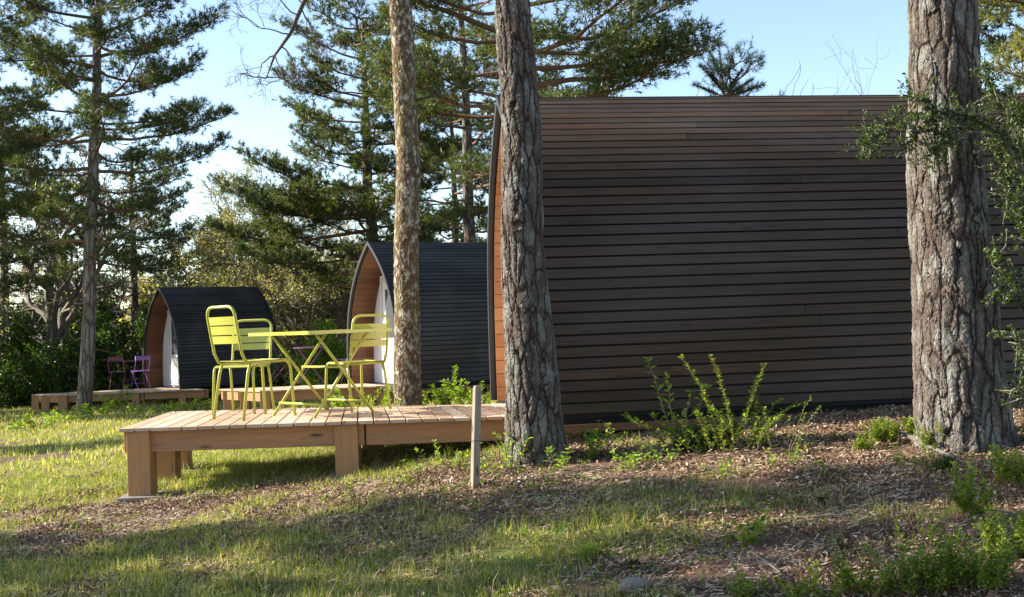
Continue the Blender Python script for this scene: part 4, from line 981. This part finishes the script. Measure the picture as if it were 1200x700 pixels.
plants = [('wild_shrub_shoot', 915, 530, 6, .10, .15, .40, 'wispy shoots spreading right of the wild shrub', 'boxleaf', .018, .035, 1),
 ('green_weed', 760, 545, 12, .16, .05, .18, 'loose weeds at the foot of the reddish sapling', 'freshleaf', .024, .04, 1),
 ('green_weed', 720, 530, 9, .12, .08, .22, 'sprawling weed under the bramble arches', 'freshleaf', .026, .04, 1),
 ('green_weed', 1075, 545, 9, .10, .05, .12, 'little weed left of the fallen branch', 'boxleaf', .02, .03, 1),
 ('box_seedling', 1075, 515, 18, .06, .08, .15, 'box seedling filling the gap left of the thick trunk base', 'boxleaf', .016, .014, 2),
 ('grassy_weed', 640, 640, 8, .08, .06, .13, 'small weed in the turf at the bottom centre', 'freshleaf', .02, .03, 1),('green_weed', 690, 540, 10, .05, .08, .20, 'leafy green weed at the right foot of the middle trunk', 'freshleaf', .035, .04, 1),
 ('green_weed', 735, 552, 9, .08, .05, .14, 'low green weed between the bramble and the pale sapling', 'freshleaf', .03, .035, 1),
 ('green_weed', 612, 545, 12, .10, .08, .26, 'climbing green weed on the left foot of the middle trunk', 'freshleaf', .028, .04, 1),
 ('green_weed', 655, 552, 7, .06, .06, .17, 'small weed before the centre of the middle trunk', 'freshleaf', .03, .04, 1),
 ('green_weed', 520, 553, 14, .20, .06, .20, 'sparse weeds left of the grey stake', 'freshleaf', .026, .04, 1),
 ('green_weed', 585, 556, 12, .14, .06, .20, 'weeds right of the grey stake', 'freshleaf', .026, .04, 1),
 ('green_weed', 470, 570, 9, .15, .04, .11, 'yellowish weeds below the deck, left of the grey stake', 'boxleaf', .022, .03, 1),
 ('box_seedling', 1040, 522, 26, .06, .10, .19, 'bushy box seedling left of the thick trunk', 'boxleaf', .017, .014, 3),
 ('box_seedling', 1012, 530, 14, .05, .06, .12, 'smaller box seedling leaning left, beside the thick trunk', 'boxleaf', .015, .014, 3),
 ('box_seedling', 1103, 528, 40, .09, .08, .18, 'rounded box seedling growing against the thick trunk', 'boxleaf', .016, .013, 3),
 ('box_seedling', 1100, 555, 20, .05, .05, .09, 'dark low box seedling under the fallen branch', 'shrubdark', .015, .012, 3),
 ('box_seedling', 1145, 610, 16, .07, .10, .26, 'upright box seedling above the fallen twig at the lower right', 'boxleaf', .018, .018, 2),
 ('box_seedling', 1195, 570, 20, .08, .08, .20, 'box seedling cut by the right edge beside the thick trunk', 'boxleaf', .018, .014, 3),
 ('box_seedling', 1140, 690, 26, .12, .08, .21, 'large box seedling at the bottom right', 'boxleaf', .019, .014, 3),
 ('box_seedling', 1075, 697, 18, .09, .08, .19, 'yellow-tipped box seedling at the bottom, left of the large one', 'boxleaf', .018, .014, 3),
 ('box_seedling', 1190, 660, 20, .10, .08, .20, 'box seedling at the lower right edge', 'boxleaf', .018, .014, 3),
 ('box_seedling', 1020, 703, 14, .08, .07, .17, 'box seedling with a few orange leaves at the bottom', 'boxleaf', .018, .014, 3),
 ('box_seedling', 955, 705, 12, .09, .05, .12, 'low box seedling at the bottom, leftmost of the right group', 'boxleaf', .017, .014, 3),
 ('box_seedling', 880, 705, 9, .06, .05, .11, 'small box seedling at the bottom edge right of the stone', 'boxleaf', .016, .014, 3),
 ('box_seedling', 688, 660, 12, .04, .06, .10, 'tiny lime-yellow box seedling in the grass at the bottom centre', 'freshleaf', .014, .012, 3),
 ('green_weed', 880, 640, 9, .12, .06, .14, 'broad-leaved grey-green weed in the shaded litter', 'boxleaf', .034, .04, 1),
 ('green_weed', 975, 560, 6, .05, .05, .12, 'small upright weed in the litter left of the thick trunk', 'boxleaf', .02, .03, 1),
 ('green_weed', 1060, 640, 8, .12, .05, .15, 'thin grassy weed in the shade below the thick trunk', 'boxleaf', .022, .03, 1),
 ('green_weed', 845, 560, 8, .10, .04, .10, 'low weeds in front of the wild shrub', 'freshleaf', .02, .03, 1),
 ('green_weed', 920, 545, 10, .09, .05, .14, 'weeds at the right side of the wild shrub', 'freshleaf', .022, .03, 1),
]
for (nm, px, py, n, sp, h0, h1, lb, mt, sz, st, dn) in plants:
    x, y = gxy(px, py); make_plant(nm, x, y, lb, rs(n, px + py, sp, h0, h1, .45), mt, sz, st, dense=dn, stemr=.0025, group='small plants on the forest floor')
# plants behind the deck and at the feet of the far trunk
for (px, D, n, sp, h0, h1, lb, mt, sz) in [(425, 10.9, 26, .22, .35, .62, 'yellow-green clump between the deck and the lichened trunk', 'freshleaf', .032), (528, 12.6, 3, .05, .45, .85, 'upright fresh-leaved sapling behind the near deck, against the black cabin', 'freshleaf', .045),
    (505, 12.2, 24, .3, .25, .50, 'green weeds behind the near deck right of the lichened trunk', 'boxleaf', .035), (560, 12.0, 24, .3, .25, .48, 'green weeds behind the near deck by the large cabin front', 'boxleaf', .035),
    (110, 23.6, 14, .35, .1, .32, 'yellow-green weeds at the foot of the slender left pine', 'freshleaf', .06), (75, 22.6, 14, .4, .1, .22, 'low yellow weeds left of the slender left pine', 'freshleaf', .06), (138, 24.5, 6, .2, .25, .6, 'taller weed before the far deck', 'freshleaf', .07),
    (175, 23.5, 12, .5, .1, .22, 'yellow weeds before the posts of the far deck', 'freshleaf', .06), (25, 20.5, 20, .6, .12, .32, 'weeds in the turf at the left edge', 'boxleaf', .06), (225, 22.5, 18, .5, .12, .30, 'weeds in the turf left of the middle deck', 'boxleaf', .06)]:
    x = at(px, 470, D)[0]; make_plant('meadow_weed', x, D, lb, rs(n, px, sp, h0, h1, .4), mt, sz, sz * 1.1, stemr=.004, group='weeds behind the near deck', dense=2, stemmat='stem')

# ---------------------------------------------------------------- stake, stones, branches
x, y = gxy(556, 572); g_ = gz(x, y)
t = empty('wooden_stake', (x, y, g_), 0, 'square grey weathered stake standing in the soil before the near deck', 'stake')
dt = at(559, 452, y); nb = NB(); ww = .028
v = []
for (z, ox, k) in ((g_ - .05, 0, 1), (dt[2] - .02, dt[0] - x, .92), (dt[2], dt[0] - x + .0, .70)):
    for (a, b) in ((-1, -.8), (1, -.8), (1, .8), (-1, .8)):
        ca, sa = math.cos(.55), math.sin(.55); aa, bb = a * ca - b * sa, a * sa + b * ca
        v.append((x + ox + aa * ww * .86 * k, y + bb * ww * .86 * k, z))
nb.add(v, f4=[(0,3,2,1),(0,1,5,4),(1,2,6,5),(2,3,7,6),(3,0,4,7),(4,5,9,8),(5,6,10,9),(6,7,11,10),(7,4,8,11),(8,9,10,11)])
nb.build('shaft', M['stake'], t, world=True, bevel=.004)
zz = at(555, 516, y)[2]; nb = NB(); nb.tube([(x + .014 + .037 * math.cos(a) , y + .037 * math.sin(a), zz) for a in np.linspace(0, 6.28, 17)], .0015, 4); nb.build('wire', M['trim'], t, world=True)
def stone(name, px, py, size, mat, label, cat='stone', seed=1, group=None):
    x, y = gxy(px, py); g_ = gz(x, y); r = np.random.default_rng(seed)
    n1, n2 = 14, 22; v = []
    for i in range(n1 + 1):
        for j in range(n2):
            ph = math.pi * i / n1; th = 2 * math.pi * j / n2; d = np.array([math.sin(ph) * math.cos(th), math.sin(ph) * math.sin(th), math.cos(ph)])
            k = .75 + .5 * float(fbm(d[0] * 2 + 5 + seed, d[1] * 2 + 5, d[2] * 2 + 5, seed, 3)); v.append(np.array([x, y, g_]) + d * k * np.array(size))
    f = [(i * n2 + j, (i + 1) * n2 + j, (i + 1) * n2 + (j + 1) % n2, i * n2 + (j + 1) % n2) for i in range(n1) for j in range(n2)]
    nb = NB(); nb.add(v, f4=f); o = nb.build(name, M[mat], smooth=False, loc=(x, y, g_)); tag(o, label, cat, group); return o
stone('field_stone', 745, 690, (.075, .06, .04), 'stone', 'flat grey-brown stone in the litter at the bottom centre', seed=2)
stone('earth_clod', 86, 562, (.07, .06, .035), 'clod', 'dark brown clod of earth lying on the grass left of the near deck', 'clod', seed=3)
stone('earth_clod', 128, 555, (.06, .05, .018), 'clod', 'smaller flat clod of earth just left of the deck post', 'clod', seed=4)
stone('field_stone', 258, 668, (.018, .015, .012), 'stone', 'small pale stone in the grass at the bottom left', seed=5)
stone('field_stone', 418, 638, (.03, .02, .018), 'stone', 'pale rounded stone in the shaded grass below the deck', seed=6)
stone('field_stone', 1150, 588, (.045, .03, .022), 'stone', 'pale flat stone below the fallen branch at right', seed=7)
def stick(name, pts, r0, label, seed=1, side=4):
    r = np.random.default_rng(seed); w_ = []
    for (px, py, lift) in pts:
        x, y = gxy(px, py); w_.append((x, y, gz(x, y) + lift))
    nb = NB(); nb.tube(w_, np.linspace(r0, r0 * .4, len(w_)), 7)
    for _ in range(side):
        i = r.integers(1, len(w_)); d = r.normal(size=3); d[2] = abs(d[2]) * .4; branchy(nb, w_[i], d, .14, r0 * .3, 1, r, 0, .5, 1, .0012)
    o = nb.build(name, M['twig'], smooth=True, loc=w_[0]); tag(o, label, 'branch')
stick('fallen_branch', [(1062, 520, .05), (1085, 530, .04), (1110, 540, .03), (1140, 552, .02)], .016, 'grey fallen branch lying in front of the thick trunk', 1, 6)
stick('fallen_twig', [(905, 612, .01), (990, 610, .02), (1060, 606, .01), (1110, 600, .01)], .006, 'long thin pale twig lying across the lit litter at right', 2)
stick('fallen_twig', [(790, 604, .01), (812, 598, .03), (830, 588, .02)], .006, 'short curved twig on the litter below the wild shrub', 3)
stick('fallen_twig', [(880, 650, .01), (905, 672, .02), (930, 690, .01)], .007, 'dark twig slanting down the litter at the bottom right', 4)
stick('fallen_twig', [(1120, 620, .01), (1160, 612, .04), (1198, 612, .03)], .006, 'bent twig at the right edge below the thick trunk', 5)
stick('fallen_twig', [(640, 560, .01), (690, 556, .03), (740, 553, .02)], .005, 'thin twig lying before the middle trunk', 6)
# pine cones
def cone(px, py, label, seed):
    x, y = gxy(px, py); g_ = gz(x, y); r = np.random.default_rng(seed); nb = NB(); a0 = r.random() * 6.28
    ax = np.array([math.cos(a0), math.sin(a0), .15]); ax = norm(ax); u = norm(np.cross(ax, [0, 0, 1])); v_ = np.cross(ax, u); P = []; Dd = []
    c0 = np.array([x, y, g_ + .016])
    for k in range(60):
        s = k / 60; a = k * 2.4; rr = .016 * math.sin(math.pi * (s * .85 + .1)); P.append(c0 + ax * (.05 * s - .025) + (u * math.cos(a) + v_ * math.sin(a)) * rr * .4); Dd.append((u * math.cos(a) + v_ * math.sin(a)) * 2 + ax)
    leaves(nb, np.array(P), .016, upbias=.1, aspect=.9, r=r, dirs=np.array(Dd)); o = nb.build('pine_cone', M['clod'], loc=tuple(c0)); tag(o, label, 'pine cone', 'pine cones on the ground')
cone(965, 592, 'pine cone in the shade band left of the thick trunk', 1); cone(990, 648, 'pine cone in the shaded litter at the lower right', 2); cone(742, 668, 'pine cone just above the flat stone', 3)
x, y = gxy(397, 697); t = empty('dandelion', (x, y, gz(x, y)), 0, 'single yellow flower in the grass at the bottom edge', 'flower')
nb = NB(); nb.tube([(x, y, gz(x, y)), (x, y, gz(x, y) + .05)], .0015, 4); nb.build('stem', M['freshleaf'], t, world=True)
nb = NB(); a = np.arange(24) * 2.4; leaves(nb, np.repeat([[x, y, gz(x, y) + .05]], 24, 0), .010, upbias=.6, aspect=.4, dirs=np.stack([np.cos(a), np.sin(a), .4 + 0 * a], 1) * 2); nb.build('petals', M['yellow'], t, world=True)
